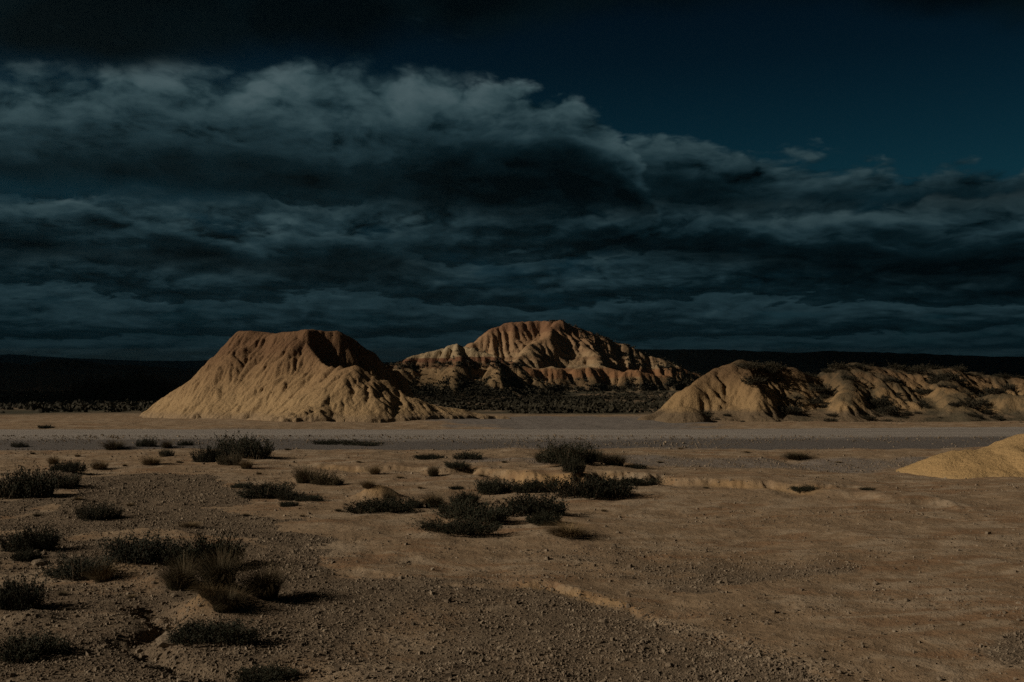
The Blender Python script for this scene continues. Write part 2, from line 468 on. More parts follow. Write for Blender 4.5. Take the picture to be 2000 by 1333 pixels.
def clay_material(name, low, mid, high, dark, strata=None, bump_scale=1.0, nscale=1.0, toe=(0.25, 0.18, 0.115), toe_h=0.05):
    """weathered clay: colour by height in the beds of the hill, crumbly surface"""
    m, t, b = new_mat(name)
    v = objvec(t)
    h = attr(t, 'height')                      # 0 at the foot, 1 at the summit
    big = noise(t, v, 0.5 * nscale, 5, 0.6)
    med = noise(t, v, 3.0 * nscale, 6, 0.65)
    fin = noise(t, v, 22 * nscale, 4, 0.65)
    mp = t.nodes.new('ShaderNodeMapping'); mp.inputs['Scale'].default_value = (0.25, 0.25, 6.0)
    t.links.new(v, mp.inputs['Vector'])
    beds = noise(t, mp.outputs[0], 1.0 * nscale, 5, 0.6)
    hh = h + (big - 0.5) * 0.25 + (beds - 0.5) * 0.20
    c_ = ramp(t, hh, [(0.15, low), (0.45, mid), (0.74, high)])
    if strata:
        hb = h + (big - 0.5) * 0.14 + (med - 0.5) * 0.05
        for (h0, h1, cc, amt) in strata:
            k = hb.step(h0 - 0.015, h0 + 0.015) * (1.0 - hb.step(h1 - 0.015, h1 + 0.015)) * amt
            c_ = mix(t, k, c_, cc)
    c_ = mix(t, (med * 0.5 + fin * 0.5).step(0.56, 0.72) * 0.45, c_, dark)
    c_ = mix(t, (med * 0.6 + beds * 0.4).step(0.40, 0.24) * 0.5, c_, tuple(min(1, q * 1.3) for q in mid))
    c_ = mix(t, (toe_h - h + (med - 0.5) * 0.1).step(-0.04, 0.05) * 0.85, c_, toe)
    scb = attr(t, 'scrub')
    c_ = mix(t, (scb + (med - 0.5) * 0.8 * scb).sat(), c_, ramp(t, fin, [(0.3, (0.026, 0.027, 0.018)), (0.7, (0.08, 0.068, 0.045))]))
    t.links.new(c_, b.inputs['Base Color'])
    n1 = bump(t, med + beds * 0.4, 0.55, 0.14 * bump_scale)
    crm = noise(t, v, 8.5 * nscale, 4, 0.6)
    n2 = bump(t, crm, 0.9, 0.075 * bump_scale, n1)
    n2 = bump(t, fin, 0.9, 0.030 * bump_scale, n2)
    t.links.new(n2, b.inputs['Normal'])
    return m
def leaf_material(name, a, bcol, tip=None):
    m, t, b = new_mat(name, 0.8, 0.2)
    oi = t.nodes.new('ShaderNodeObjectInfo')
    v = objvec(t)
    n = noise(t, v, 9, 3, 0.6) + (E(t, oi.outputs['Random']) - 0.5) * 0.3
    c_ = ramp(t, n, [(0.3, a), (0.7, bcol)])
    if tip:
        c_ = mix(t, attr(t, 'tip'), c_, tip)
    t.links.new(c_, b.inputs['Base Color'])
    return m
M_ground = ground_material()
M_butte = clay_material('ochre_clay', (0.335, 0.228, 0.122), (0.255, 0.163, 0.086), (0.155, 0.088, 0.048), (0.105, 0.065, 0.039))
M_right = clay_material('pale_ochre_clay', (0.290, 0.194, 0.100), (0.250, 0.162, 0.082), (0.145, 0.090, 0.048), (0.10, 0.065, 0.038), toe=(0.13, 0.096, 0.064), toe_h=0.16)
M_mound = clay_material('sandy_heap', (0.40, 0.262, 0.122), (0.40, 0.265, 0.125), (0.41, 0.272, 0.13), (0.24, 0.155, 0.07), nscale=2.0, bump_scale=0.7, toe=(0.36, 0.245, 0.12))
M_peak = clay_material('banded_badland_clay', (0.21, 0.135, 0.072), (0.30, 0.208, 0.122), (0.245, 0.145, 0.080), (0.125, 0.075, 0.043),
                       strata=[(0.17, 0.29, (0.225, 0.112, 0.055), 0.8), (0.30, 0.34, (0.30, 0.225, 0.14), 0.7), (0.40, 0.44, (0.16, 0.09, 0.05), 0.6), (0.52, 0.55, (0.18, 0.105, 0.06), 0.5), (0.80, 1.2, (0.165, 0.086, 0.049), 0.8)], bump_scale=4.0, nscale=0.18)
M_fore = clay_material('capped_badland_clay', (0.24, 0.165, 0.09), (0.27, 0.18, 0.098), (0.36, 0.28, 0.18), (0.12, 0.072, 0.044),
                       strata=[(0.60, 0.70, (0.15, 0.065, 0.036), 0.9), (0.70, 0.83, (0.31, 0.23, 0.14), 0.9), (0.50, 0.60, (0.18, 0.095, 0.05), 0.8)], bump_scale=4.0, nscale=0.18)
M_leaf = leaf_material('saltbush_leaf', (0.012, 0.0135, 0.008), (0.029, 0.030, 0.017))
M_leaf_brown = leaf_material('dry_bush_leaf', (0.035, 0.032, 0.018), (0.105, 0.078, 0.040))
M_scrub = leaf_material('far_scrub_leaf', (0.015, 0.014, 0.009), (0.040, 0.034, 0.021))
M_stem = leaf_material('woody_stem', (0.06, 0.045, 0.03), (0.12, 0.09, 0.06))
M_grass_dark = leaf_material('esparto_grass', (0.022, 0.021, 0.012), (0.055, 0.045, 0.023), (0.115, 0.082, 0.044))
M_grass_tan = leaf_material('dry_grass', (0.055, 0.040, 0.020), (0.12, 0.080, 0.040), (0.21, 0.145, 0.072))
def stone_material():
    m, t, b = new_mat('limestone_pebble')
    v = objvec(t)
    n = noise(t, v, 7, 3, 0.6)
    c_ = ramp(t, n, [(0.3, (0.085, 0.064, 0.045)), (0.5, (0.165, 0.126, 0.090)), (0.72, (0.29, 0.232, 0.172))])
    t.links.new(c_, b.inputs['Base Color'])
    return m
M_stone = stone_material()
def road_material():
    m, t, b = new_mat('gravel_road')
    v = objvec(t)
    mp = t.nodes.new('ShaderNodeMapping'); mp.inputs['Scale'].default_value = (0.12, 1.6, 1)
    t.links.new(v, mp.inputs['Vector'])
    lng = noise(t, mp.outputs[0], 1.0, 5, 0.6)
    grit = noise(t, v, 30, 4, 0.7)
    c_ = ramp(t, lng * 0.6 + grit * 0.4, [(0.3, (0.185, 0.164, 0.148)), (0.5, (0.265, 0.236, 0.214)), (0.7, (0.33, 0.295, 0.265))])
    c_ = mix(t, (attr(t, 'shoulder') + (lng - 0.5) * 0.9 + (grit - 0.5) * 0.8).step(0.25, 0.8), c_, ramp(t, grit, [(0.3, (0.065, 0.058, 0.055)), (0.7, (0.18, 0.16, 0.15))]))
    t.links.new(c_, b.inputs['Base Color'])
    t.links.new(bump(t, grit, 0.9, 0.03), b.inputs['Normal'])
    return m
M_road = road_material()

# ------------------------------------------------------------------ ground: one sheet to the horizon
def build_ground():
    rr = [0.0, 1.0, 2.0, 3.0]
    while rr[-1] < 45: rr.append(rr[-1] * 1.0068 if rr[-1] >= 3 else rr[-1] + 1)
    while rr[-1] < 5700: rr.append(rr[-1] * 1.035)
    rr = np.array(rr)
    fine_a = np.linspace(R(-34), R(34), 760)
    coarse_a = np.linspace(R(34), R(326), 90)[1:-1]
    aa = np.concatenate([fine_a, coarse_a])
    rr[0] = 0.02
    A, RR = np.meshgrid(aa, rr)
    x = np.sin(A) * RR; y = np.cos(A) * RR
    z = ground_z(x, y)
    ny, nx = x.shape
    f = grid_faces(ny, nx)
    i = np.arange(ny * nx).reshape(ny, nx)
    wrap = np.stack([i[:-1, -1], i[:-1, 0], i[1:, 0], i[1:, -1]], -1)
    f = np.concatenate([f, wrap])[:, ::-1]
    xf, yf = x.ravel(), y.ravel()
    gravel, grey, ochre, scrub = ground_masks(xf, yf)
    me = mesh_np('ground', np.stack([xf, yf, z.ravel()], -1), f, dict(gravel=gravel, grey=grey, ochre=ochre, scrub=scrub))
    return add('ground', me, M_ground, kind='structure', label='bare brown clay and gravel flat stretching to the horizon')
BAND = G([(90, 985), (170, 935), (300, 925), (430, 935), (470, 975), (440, 1000), (560, 1045), (700, 1075), (640, 1100), (500, 1075), (330, 1040), (120, 1045)])
def in_poly(x, y, P):
    ins = np.zeros(x.shape, bool)
    for i in range(len(P)):
        ax, ay = P[i]; bx, by = P[(i + 1) % len(P)]
        c_ = ((ay > y) != (by > y)) & (x < (bx - ax) * (y - ay) / ((by - ay) or 1e-9) + ax)
        ins ^= c_
    return ins
def ground_masks(x, y):
    near = np.hypot(x, y) < 42
    n = fbm(x / 1.6, y / 1.6, 4, 51)
    d, i = scarp_dist(x, y, SCARP_NEAR)
    below = sstep(-d + 0.25 * n, -0.05, 0.25)
    g = below * (0.75 + 0.55 * n)
    # left-hand gravel wash
    wob = 0.5 * n
    g = np.maximum(g, in_poly(x + wob, y + wob, BAND) * 0.95)
    left = sstep(-x / np.maximum(y, 1), 0.30, 0.45) * sstep(n, -0.5, 0.2) * 0.9 * (y < 20)  # left edge: gravel whose dark tone also paints in vignette and fine shade
    g = np.maximum(g, left)
    # scattered patches on the right
    p = fbm(x / 3.2 + 5, y / 2.0, 4, 77)
    g = np.maximum(g, sstep(p, 0.05, 0.45) * 0.75 * sstep(13.5 - y, 0, 4))
    g = np.clip(g * near, 0, 1)
    rd = np.abs(y - road_mid(x))
    grey = sstep(rd + 0.5 * n, 4.6, 3.2) * (y < 40) * 0.95
    # grey wash right of the road's near side and the pale-grey fan behind the road
    q = ((x - 5.5) / 6.5) ** 2 + ((y - 22.4) / 1.5) ** 2
    grey = np.maximum(grey, sstep(q + 0.5 * n, 1.2, 0.5) * 0.75)
    q = ((x - 2.6) / 6.0) ** 2 + ((y - 44) / 11.0) ** 2
    grey = np.maximum(grey, sstep(q + 0.3 * n, 1.15, 0.75) * 0.9)
    # raw ochre clay on the little banks and hummocks
    och = np.zeros(x.shape)
    d, i = scarp_dist(x, y, SCARP_MID); s = 1
    h = np.interp(i, np.arange(len(SCARP_MID_H)), SCARP_MID_H)
    och = np.maximum(och, np.exp(-((d * s + 0.03) / (0.10 + h * 0.9)) ** 2) * np.clip(h * 6, 0, 0.85) * sstep(n, -0.9, 0.5))
    d, i = scarp_dist(x, y, SCARP_NEAR)
    h = np.interp(i, np.arange(len(SCARP_NEAR_H)), SCARP_NEAR_H)
    och = np.maximum(och, np.exp(-((d * s - 0.03) / 0.06) ** 2) * np.clip((h - 0.04) * 30, 0, 0.5) * sstep(n, -0.7, 0.3))
    for hx, hy, hr, hh in HUMMOCKS[:7]:
        qd = np.hypot(x - hx, y - hy) / hr
        och = np.maximum(och, np.exp(-qd ** 2 * 1.8) * min(1, hh * 4.5))
    far = sstep(y + 8 * fbm(x / 25, y / 25, 3, 91), 62, 74) * (0.35 + 0.65 * sstep(fbm(x / 14, y / 40, 4, 95), -0.35, 0.25))
    far = np.maximum(far, sstep(y, 180, 350) * 0.95)
    return g, np.clip(grey, 0, 1), np.clip(och, 0, 1), np.clip(far, 0, 1)
build_ground()

# road: raised gravel track crossing in front of the hills
def build_road():
    xs = np.linspace(-140, 140, 561)
    prof = [(-4.6, -0.03, 1), (-3.9, 0.02, 1), (-3.2, 0.06, 1), (-2.5, 0.125, 0.6), (-2.0, 0.15, 0.1), (-0.7, 0.165, 0), (0, 0.17, 0), (0.8, 0.165, 0), (1.5, 0.15, 0.05), (1.75, 0.12, 0.4), (2.2, 0.03, 1), (2.6, -0.05, 1)]
    n = len(prof)
    V = []; S = []
    for (o, z, s) in prof:
        mid = road_mid(xs) + o
        wob = 0.22 * fbm(xs / 1.3 + o * 3, xs * 0 + o, 3, 21) * (1 if abs(o) > 1.6 else 0.3)
        yy = mid + wob
        zz = profile(yy) + 0.02 + z + 0.012 * fbm(xs / 0.8, yy, 3, 22) - (0.1 if o in (-4.6, 2.6) else 0)
        V.append(np.stack([xs, yy, zz], -1)); S.append(np.full(xs.shape, s))
    V = np.concatenate(V); S = np.concatenate(S)
    me = mesh_np('road', V, grid_faces(n, len(xs)), dict(shoulder=S))
    add('road', me, M_road, kind='structure', label='pale grey gravel road crossing in front of the hills')
build_road()

# ------------------------------------------------------------------ eroded hills
def erode(h, n, steps, rng, inertia=0.05, cap=4.0, dep=0.15, ero=0.3, evap=0.02, batch=2500, cell=1.0, weight=None):
    """water droplets carve rills into the height grid (all in cells)"""
    H, W = h.shape
    h = h / cell
    for b0 in range(0, n, batch):
        k = min(batch, n - b0)
        x = rng.uniform(1, W - 3, k); y = rng.uniform(1, H - 3, k)
        vx = np.zeros(k); vy = np.zeros(k); wat = np.ones(k); sed = np.zeros(k); vel = np.ones(k)
        alive = np.ones(k, bool)
        if weight is not None:
            alive &= rng.uniform(0, 1, k) < weight[y.astype(int), x.astype(int)]
        for st in range(steps):
            x, y, vx, vy, wat, sed, vel = (q[alive] for q in (x, y, vx, vy, wat, sed, vel))
            if len(x) == 0: break
            ix = x.astype(int); iy = y.astype(int); fx = x - ix; fy = y - iy
            h00 = h[iy, ix]; h10 = h[iy, ix + 1]; h01 = h[iy + 1, ix]; h11 = h[iy + 1, ix + 1]
            gx = (h10 - h00) * (1 - fy) + (h11 - h01) * fy
            gy = (h01 - h00) * (1 - fx) + (h11 - h10) * fx
            hz = h00 * (1 - fx) * (1 - fy) + h10 * fx * (1 - fy) + h01 * (1 - fx) * fy + h11 * fx * fy
            vx = vx * inertia - gx * (1 - inertia); vy = vy * inertia - gy * (1 - inertia)
            L = np.hypot(vx, vy) + 1e-9; vx /= L; vy /= L
            nx = x + vx; ny = y + vy
            ok = (nx > 1) & (nx < W - 3) & (ny > 1) & (ny < H - 3) & (L > 1e-4)
            nxs = np.clip(nx, 1, W - 3); nys = np.clip(ny, 1, H - 3)
            jx = nxs.astype(int); jy = nys.astype(int); px_ = nxs - jx; py_ = nys - jy
            hn = h[jy, jx] * (1 - px_) * (1 - py_) + h[jy, jx + 1] * px_ * (1 - py_) + h[jy + 1, jx] * (1 - px_) * py_ + h[jy + 1, jx + 1] * px_ * py_
            dh = hn - hz
            c_ = np.maximum(-dh, 0.01) * vel * wat * cap
            depo = np.where(dh > 0, np.minimum(dh, sed), np.where(sed > c_, (sed - c_) * dep, -np.minimum((c_ - sed) * ero, -dh)))
            sed = sed - depo
            idx = iy * W + ix
            d = np.bincount(np.concatenate([idx, idx + 1, idx + W, idx + W + 1]),
                            np.concatenate([depo * (1 - fx) * (1 - fy), depo * fx * (1 - fy), depo * (1 - fx) * fy, depo * fx * fy]), H * W)
            h += np.clip(d.reshape(H, W), -0.35, 0.35)
            vel = np.sqrt(np.maximum(vel * vel - dh * 2.0, 0.05)); vel = np.minimum(vel, 4)
            wat = wat * (1 - evap)
            x, y = nxs, nys
            alive = ok
    return h * cell

def blur(h, k):
    for _ in range(k):
        p = np.pad(h, 1, mode='edge')
        h = (p[:-2, 1:-1] + p[2:, 1:-1] + p[1:-1, :-2] + p[1:-1, 2:] + 4 * h) / 8
    return h

def build_hill(name, label, mat, bounds, cell, ridges, toe_k, droplets, seed, flute_amp, flute_len, rough=0.05, scrub_fn=None, name_attr='hill', smooth_u=0.25, ero=0.3, extra=None, post_blur=0, groove=False, crumb=0.0):
    """ridges: list of dict(pts=[(x,y,z)...] world, front=slope, back=slope, width=flat half-width, round=c)"""
    x0, x1, y0, y1 = bounds
    xs = np.arange(x0, x1, cell); ys = np.arange(y0, y1, cell)
    X, Y = np.meshgrid(xs, ys)
    G0 = ground_z(X, Y)
    rng = np.random.default_rng(seed)
    wx = X + fbm(X / (flute_len * 2.5), Y / (flute_len * 2.5), 4, seed + 1) * flute_len * 0.35
    wy = Y + fbm(X / (flute_len * 2.5), Y / (flute_len * 2.5), 4, seed + 2) * flute_len * 0.35
    Hh = np.full(X.shape, -1e3)
    for k, r in enumerate(ridges):
        P = r['pts']
        d, s, a, i = poly_dist(wx, wy, P)
        zr = np.interp(i, np.arange(len(P)), [p[2] for p in P])
        ax = np.interp(i, np.arange(len(P)), [p[0] for p in P]); ay = np.interp(i, np.arange(len(P)), [p[1] for p in P])
        fr = (ay - wy) / np.maximum(np.hypot(ax - wx, ay - wy), 1e-3)      # +1 towards the camera
        sl = np.where(fr > 0, r['front'], r['back'])
        sl = r['back'] + (r['front'] - r['back']) * sstep(fr, -0.5, 0.5)
        if 'right' in r:
            sr = sstep((wx - ax) / np.maximum(np.hypot(ax - wx, ay - wy), 1e-3), 0.2, 0.8)
            sl = sl * (1 - sr) + r['right'] * sr
        dd = np.maximum(d - r.get('width', 0), 0)
        c_ = r.get('round', 0.3)
        drop = np.sqrt((sl * dd) ** 2 + c_ * c_) - c_
        fl_ = r.get('flute', 1.0) * flute_amp
        ang = np.arctan2(wy - ay, wx - ax)
        sc_ = (a + r.get('skew', 0.0) * d) / flute_len + ang * r.get('fan', 0.6)
        rid = 1 - np.abs(gnoise(sc_ * 1.0, d / (flute_len * 9), seed + 5 + k)) * 2
        rid2 = 1 - np.abs(gnoise(sc_ * 2.7 + 3, d / (flute_len * 6), seed + 9 + k)) * 2
        depth = sstep(dd, 0, flute_len * 1.2)
        if groove == 'sharp':      # knife-edged ribs with hollows between
            n1 = np.abs(gnoise(sc_ * 0.9, d / (flute_len * 9), seed + 5 + k)); n2 = np.abs(gnoise(sc_ * 2.3 + 3, d / (flute_len * 6), seed + 9 + k)); n3 = np.abs(gnoise(sc_ * 5.1 + 7, d / (flute_len * 4), seed + 13 + k))
            h = zr - drop - fl_ * depth * (1.15 * n1 + 0.8 * n2 + 0.5 * n3)
        elif groove:      # broad smooth spurs cut by narrow gullies
            n1 = gnoise(sc_ * 0.62, d / (flute_len * 9), seed + 5 + k); n2 = gnoise(sc_ * 1.6 + 3, d / (flute_len * 8), seed + 9 + k)
            n3 = gnoise(sc_ * 3.4 + 7, d / (flute_len * 6), seed + 13 + k); n4 = gnoise(sc_ * 6.2 + 1, d / (flute_len * 4), seed + 15 + k)
            mod = 0.75 + 0.25 * sstep(gnoise(sc_ * 0.9, d / (flute_len * 3), seed + 33), -0.3, 0.3)
            h = zr - drop - fl_ * depth * (0.60 * np.exp(-np.abs(n1) / 0.07) * mod + 0.36 * np.exp(-np.abs(n2) / 0.08) * mod + 0.24 * np.exp(-np.abs(n3) / 0.11) + 0.13 * np.exp(-np.abs(n4) / 0.15) - 0.30 * n1)
        else:
            h = zr - drop - fl_ * depth * (0.75 * sstep(rid, 0.1, 1.0) + 0.35 * sstep(rid2, 0.2, 1.0))
        # smooth union
        q = np.clip(0.5 + 0.5 * (h - Hh) / smooth_u, 0, 1)
        Hh = np.where(Hh < -500, h, Hh * (1 - q) + h * q + smooth_u * q * (1 - q))
    Hh = Hh + 0.06 * flute_amp * gnoise(Hh * 3.4 / flute_len, X / (flute_len * 9), seed + 19)          # harder beds stand out
    Hh = Hh + rough * fbm(X / (flute_len * 0.8), Y / (flute_len * 0.8), 4, seed + 20)
    Hh = Hh + crumb * fbm(X / (cell * 3.2), Y / (cell * 3.2), 3, seed + 27)
    rel = Hh - G0
    top = np.max(rel)
    rel = 0.5 * (rel + np.sqrt(rel * rel + toe_k * toe_k)) - 0.02 * top
    if extra is not None: rel = extra(X, Y, rel)
    if droplets:
        wgt = sstep(rel, 0.02 * top, 0.15 * top)
        e = erode(rel + G0, droplets, 90, rng, cell=cell, weight=wgt, ero=ero)
        rel = e - G0
        if post_blur: rel = blur(rel, post_blur)
    out = sstep(rel, 0.035 * top, 0.0)
    rel = rel - out * max(0.06 * top, 0.14)
    Z = G0 + rel
    keep = rel > -max(0.05 * top, 0.12)
    f = grid_faces(*X.shape)
    kf = keep.ravel()[f].any(axis=1)
    f = f[kf]
    used = np.unique(f); remap = np.full(X.size, -1); remap[used] = np.arange(len(used))
    f = remap[f]
    V = np.stack([X.ravel(), Y.ravel(), Z.ravel()], -1)[used]
    hattr = np.clip(rel.ravel()[used] / top, 0, 1.2)
    gyy, gxx = np.gradient(Z, cell)
    sl = np.hypot(gxx, gyy)
    scrub = scrub_fn(X, Y, Z, rel / top, sl) if scrub_fn else np.zeros(X.shape)
    me = mesh_np(name, V, f, dict(height=hattr, scrub=scrub.ravel()[used]))
    o = add(name, me, mat, kind='structure', label=label)
    return dict(xs=xs, ys=ys, Z=Z, rel=rel / top, slope=sl, cell=cell, x0=x0, y0=y0, scrub=scrub)
def hill_z(hf, x, y):
    i = int(round((y - hf['y0']) / hf['cell'])); j = int(round((x - hf['x0']) / hf['cell']))
    if 0 <= i < hf['Z'].shape[0] and 0 <= j < hf['Z'].shape[1]: return hf['Z'][i, j], hf['rel'][i, j], hf['slope'][i, j]
    return None

A_ = lambda L: [at(*p) for p in L]
# the flat-topped butte left of centre
def butte_extra(X, Y, rel):
    mx, my, _ = at(575, 826, 40.8)
    q = np.hypot((X - mx) / 0.95, (Y - my) / 0.7) + 0.5 * fbm(X / 0.35, Y / 0.35, 3, 881)
    return rel + 0.17 * np.exp(-q * q * 1.5) * (1 + 0.5 * fbm(X / 0.2, Y / 0.2, 2, 882))
butte = build_hill('hill', 'flat-topped ochre clay butte left of centre with grooved face', M_butte, (-21, 2.5, 38.5, 61), 0.06, [
    dict(pts=A_([(490, 644, 52), (520, 650, 51.5), (555, 650, 51), (600, 641, 50), (650, 646, 51), (688, 658, 52), (725, 688, 53), (757, 722, 54)]), front=1.05, back=1.0, right=1.5, width=0.40, round=0.25, flute=0.9, skew=0.3),
    dict(pts=A_([(490, 646, 52), (462, 663, 52.2), (420, 700, 52.5), (375, 743, 53), (325, 780, 54), (278, 812, 55)]), front=0.80, back=0.9, width=0.05, round=0.35, flute=0.9, skew=-0.3),
    dict(pts=A_([(604, 664, 49), (620, 702, 47.5), (645, 717, 46.4), (675, 718, 45.7), (703, 716, 45.0)]), front=0.92, back=1.1, width=0.0, round=0.18, flute=0.6),
    dict(pts=A_([(703, 712, 45.0), (740, 731, 44.8), (780, 759, 44.8), (850, 789, 45.2), (960, 815, 46.5)]), front=0.60, back=0.8, right=0.42, width=0.05, round=0.5, flute=0.12),
    dict(pts=A_([(640, 711, 46.2), (622, 748, 44.6), (600, 790, 43.2)]), front=0.85, back=0.95, width=0.0, round=0.22, flute=0.26),
    dict(pts=A_([(673, 710, 45.4), (655, 752, 43.7), (640, 795, 42.4)]), front=0.85, back=0.95, width=0.0, round=0.22, flute=0.26),
    dict(pts=A_([(703, 710, 44.6), (695, 755, 43.0), (685, 800, 41.8)]), front=0.85, back=0.95, width=0.0, round=0.25, flute=0.22),
], toe_k=0.35, extra=butte_extra, droplets=9000, seed=5, flute_amp=0.52, flute_len=1.15, rough=0.06, groove=True, ero=0.12, smooth_u=0.12, crumb=0.017)

# banded peak behind
def peak_scrub(X, Y, Z, rel, sl):
    n = fbm(X / 9, Y / 9, 4, 301)
    right = sstep(X - 18 - 0.0 * Y, 0, 18) * sstep(rel, 0.15, 0.5)
    foot = sstep(rel + 0.10 * n, 0.16, 0.06)
    back = sstep(X - (8 + 38 * (1 - rel)) + 4 * n, 0, 5)
    return np.clip(np.maximum(foot, back * 0.32) * (0.75 + 0.5 * n), 0, 0.95)
peak = build_hill('hill', 'tall banded badland peak behind the butte with fluted slopes', M_peak, (-45, 75, 205, 320), 0.42, [
    dict(pts=A_([(922, 668, 268), (950, 640, 270), (1000, 628, 272), (1050, 627, 275), (1098, 626, 272), (1130, 645, 275)]), front=1.05, back=1.0, width=1.0, round=1.2, flute=0.8),
    dict(pts=A_([(1098, 627, 272), (1072, 645, 262), (1045, 668, 252), (1020, 690, 244), (1005, 712, 238)]), front=0.85, back=0.9, right=1.0, width=0.2, round=0.8, flute=0.8),
    dict(pts=A_([(1098, 625, 272), (1140, 643, 274), (1200, 665, 276), (1260, 688, 276), (1320, 711, 276), (1400, 744, 276)]), front=0.62, back=0.7, width=0.5, round=0.8, flute=0.7),
    dict(pts=A_([(1130, 660, 268), (1160, 690, 255), (1180, 718, 246)]), front=0.8, back=0.8, width=0.1, round=0.6, flute=0.9),
    dict(pts=A_([(1180, 712, 246), (1215, 724, 243), (1240, 719, 244), (1280, 734, 246), (1305, 730, 247), (1340, 748, 250)]), front=1.1, back=0.5, width=0.6, round=0.6, flute=1.2),
    dict(pts=A_([(1005, 708, 238), (1040, 720, 238), (1075, 713, 240), (1120, 722, 242), (1150, 712, 243), (1180, 718, 245)]), front=1.0, back=0.5, width=0.6, round=0.6, flute=1.2),
], toe_k=1.2, droplets=14000, seed=23, flute_amp=2.4, flute_len=4.2, rough=0.3, smooth_u=0.7, groove='sharp', ero=0.12, crumb=0.10, scrub_fn=peak_scrub)
def fore_scrub(X, Y, Z, rel, sl):
    n = fbm(X / 6, Y / 6, 4, 311)
    foot = sstep(rel + 0.22 * n, 0.30, 0.12)
    rim = sstep(np.abs(rel + 0.05 * n - 0.55), 0.10, 0.02) * 0.7
    return np.clip(np.maximum(foot, rim) * (0.75 + 0.6 * n), 0, 0.95)
fore = build_hill('hill', 'low pale-capped badland hill left of the tall peak', M_fore, (-50, 14, 165, 245), 0.42, [
    dict(pts=A_([(745, 716, 205), (790, 700, 205), (850, 684, 204), (898, 671, 203), (930, 682, 203), (965, 692, 202), (1000, 708, 200), (1035, 735, 198)]), front=0.85, back=0.8, width=0.4, round=0.9, flute=1.1),
    dict(pts=A_([(800, 700, 204), (790, 722, 194), (775, 742, 188)]), front=0.75, back=0.75, width=0.1, round=0.5, flute=0.9),
    dict(pts=A_([(898, 672, 203), (890, 705, 193), (885, 738, 186)]), front=0.8, back=0.8, width=0.1, round=0.6, flute=0.9),
    dict(pts=A_([(968, 694, 202), (965, 712, 194), (975, 740, 188)]), front=0.8, back=0.8, width=0.1, round=0.5, flute=0.9),
], toe_k=1.0, droplets=16000, seed=41, flute_amp=1.7, flute_len=3.2, rough=0.25, smooth_u=0.6, groove='sharp', ero=0.12, crumb=0.08, scrub_fn=fore_scrub)

# scrubby ochre hills right of the road
def right_scrub(X, Y, Z, rel, sl):
    n = fbm(X / 1.8, Y / 1.8, 4, 321)
    m = sstep(X, 10.5, 13.0) * sstep(n, -0.35, 0.25) * 0.75
    top = sstep(rel, 0.72, 0.95) * sstep(X, 9.8, 10.4) * 0.6
    return np.clip(np.maximum(m, top) * (1 - 0.5 * sstep(sl, 0.7, 1.2)), 0, 0.8)
def right_extra(X, Y, rel):
    mx, my, _ = at(1335, 815, 41.0)
    q = np.hypot((X - mx) / 1.15, (Y - my) / 1.15)
    b_ = 0.62 * np.maximum(0, 1 - q * q * 0.8) ** 1.2
    return np.maximum(rel, b_) * 0.6 + 0.4 * np.sqrt(np.maximum(rel, 0) ** 2 + b_ ** 2 + 1e-6)
right = build_hill('hill', 'scrub-dotted ochre clay hills on the right beyond the road', M_right, (4.0, 34, 38.5, 62), 0.085, [
    dict(pts=A_([(1272, 824, 42.5), (1310, 790, 43.5), (1345, 757, 44.2), (1385, 731, 45), (1425, 712, 45.5), (1450, 706, 46), (1510, 711, 46.5), (1550, 722, 47), (1580, 738, 47.5)]), front=0.95, back=0.9, width=0.1, round=0.3, flute=0.8),
    dict(pts=A_([(1450, 708, 46), (1462, 740, 44.2), (1480, 780, 42.8)]), front=0.9, back=0.9, right=1.3, width=0.05, round=0.25, flute=0.6),
    dict(pts=A_([(1580, 738, 48), (1620, 722, 48), (1665, 707, 48), (1710, 716, 48.5), (1760, 722, 49), (1830, 719, 50), (1900, 728, 51), (1960, 738, 51), (2060, 742, 51), (2250, 735, 52)]), front=0.62, back=0.7, width=0.15, round=0.3, flute=0.9),
    dict(pts=A_([(1650, 725, 47), (1660, 760, 44.5), (1640, 795, 43)]), front=0.9, back=0.9, right=1.0, width=0.1, round=0.3, flute=0.9),
    dict(pts=A_([(1840, 735, 48), (1870, 765, 45), (1880, 795, 43)]), front=0.8, back=0.8, right=0.9, width=0.1, round=0.3, flute=0.9),
    dict(pts=A_([(1950, 768, 44.5), (1975, 772, 44.3), (2050, 770, 44)]), front=0.6, back=0.5, width=0.1, round=0.3, flute=0.8),
], toe_k=0.45, droplets=8000, seed=61, flute_amp=0.40, flute_len=1.0, rough=0.09, groove=True, ero=0.12, crumb=0.028, smooth_u=0.3, scrub_fn=right_scrub, extra=right_extra)

# near sandy heap at the right edge
mx, my = on_profile(2130, 915)
mound = build_hill('mound', 'bright smooth sandy clay mound at the right edge before the road', M_mound, (mx - 6.5, mx + 5.5, my - 4, my + 5), 0.035, [
    dict(pts=[at(1925, 878, 20.7), at(1955, 864, 20.7), at(2000, 848, 20.8), at(2070, 828, 21), at(2160, 820, 21.2), at(2260, 835, 21.2)], front=0.52, back=0.6, width=0.1, round=0.5, flute=0.15),
], toe_k=0.07, droplets=0, seed=71, flute_amp=0.15, flute_len=1.0, rough=0.03, crumb=0.012)

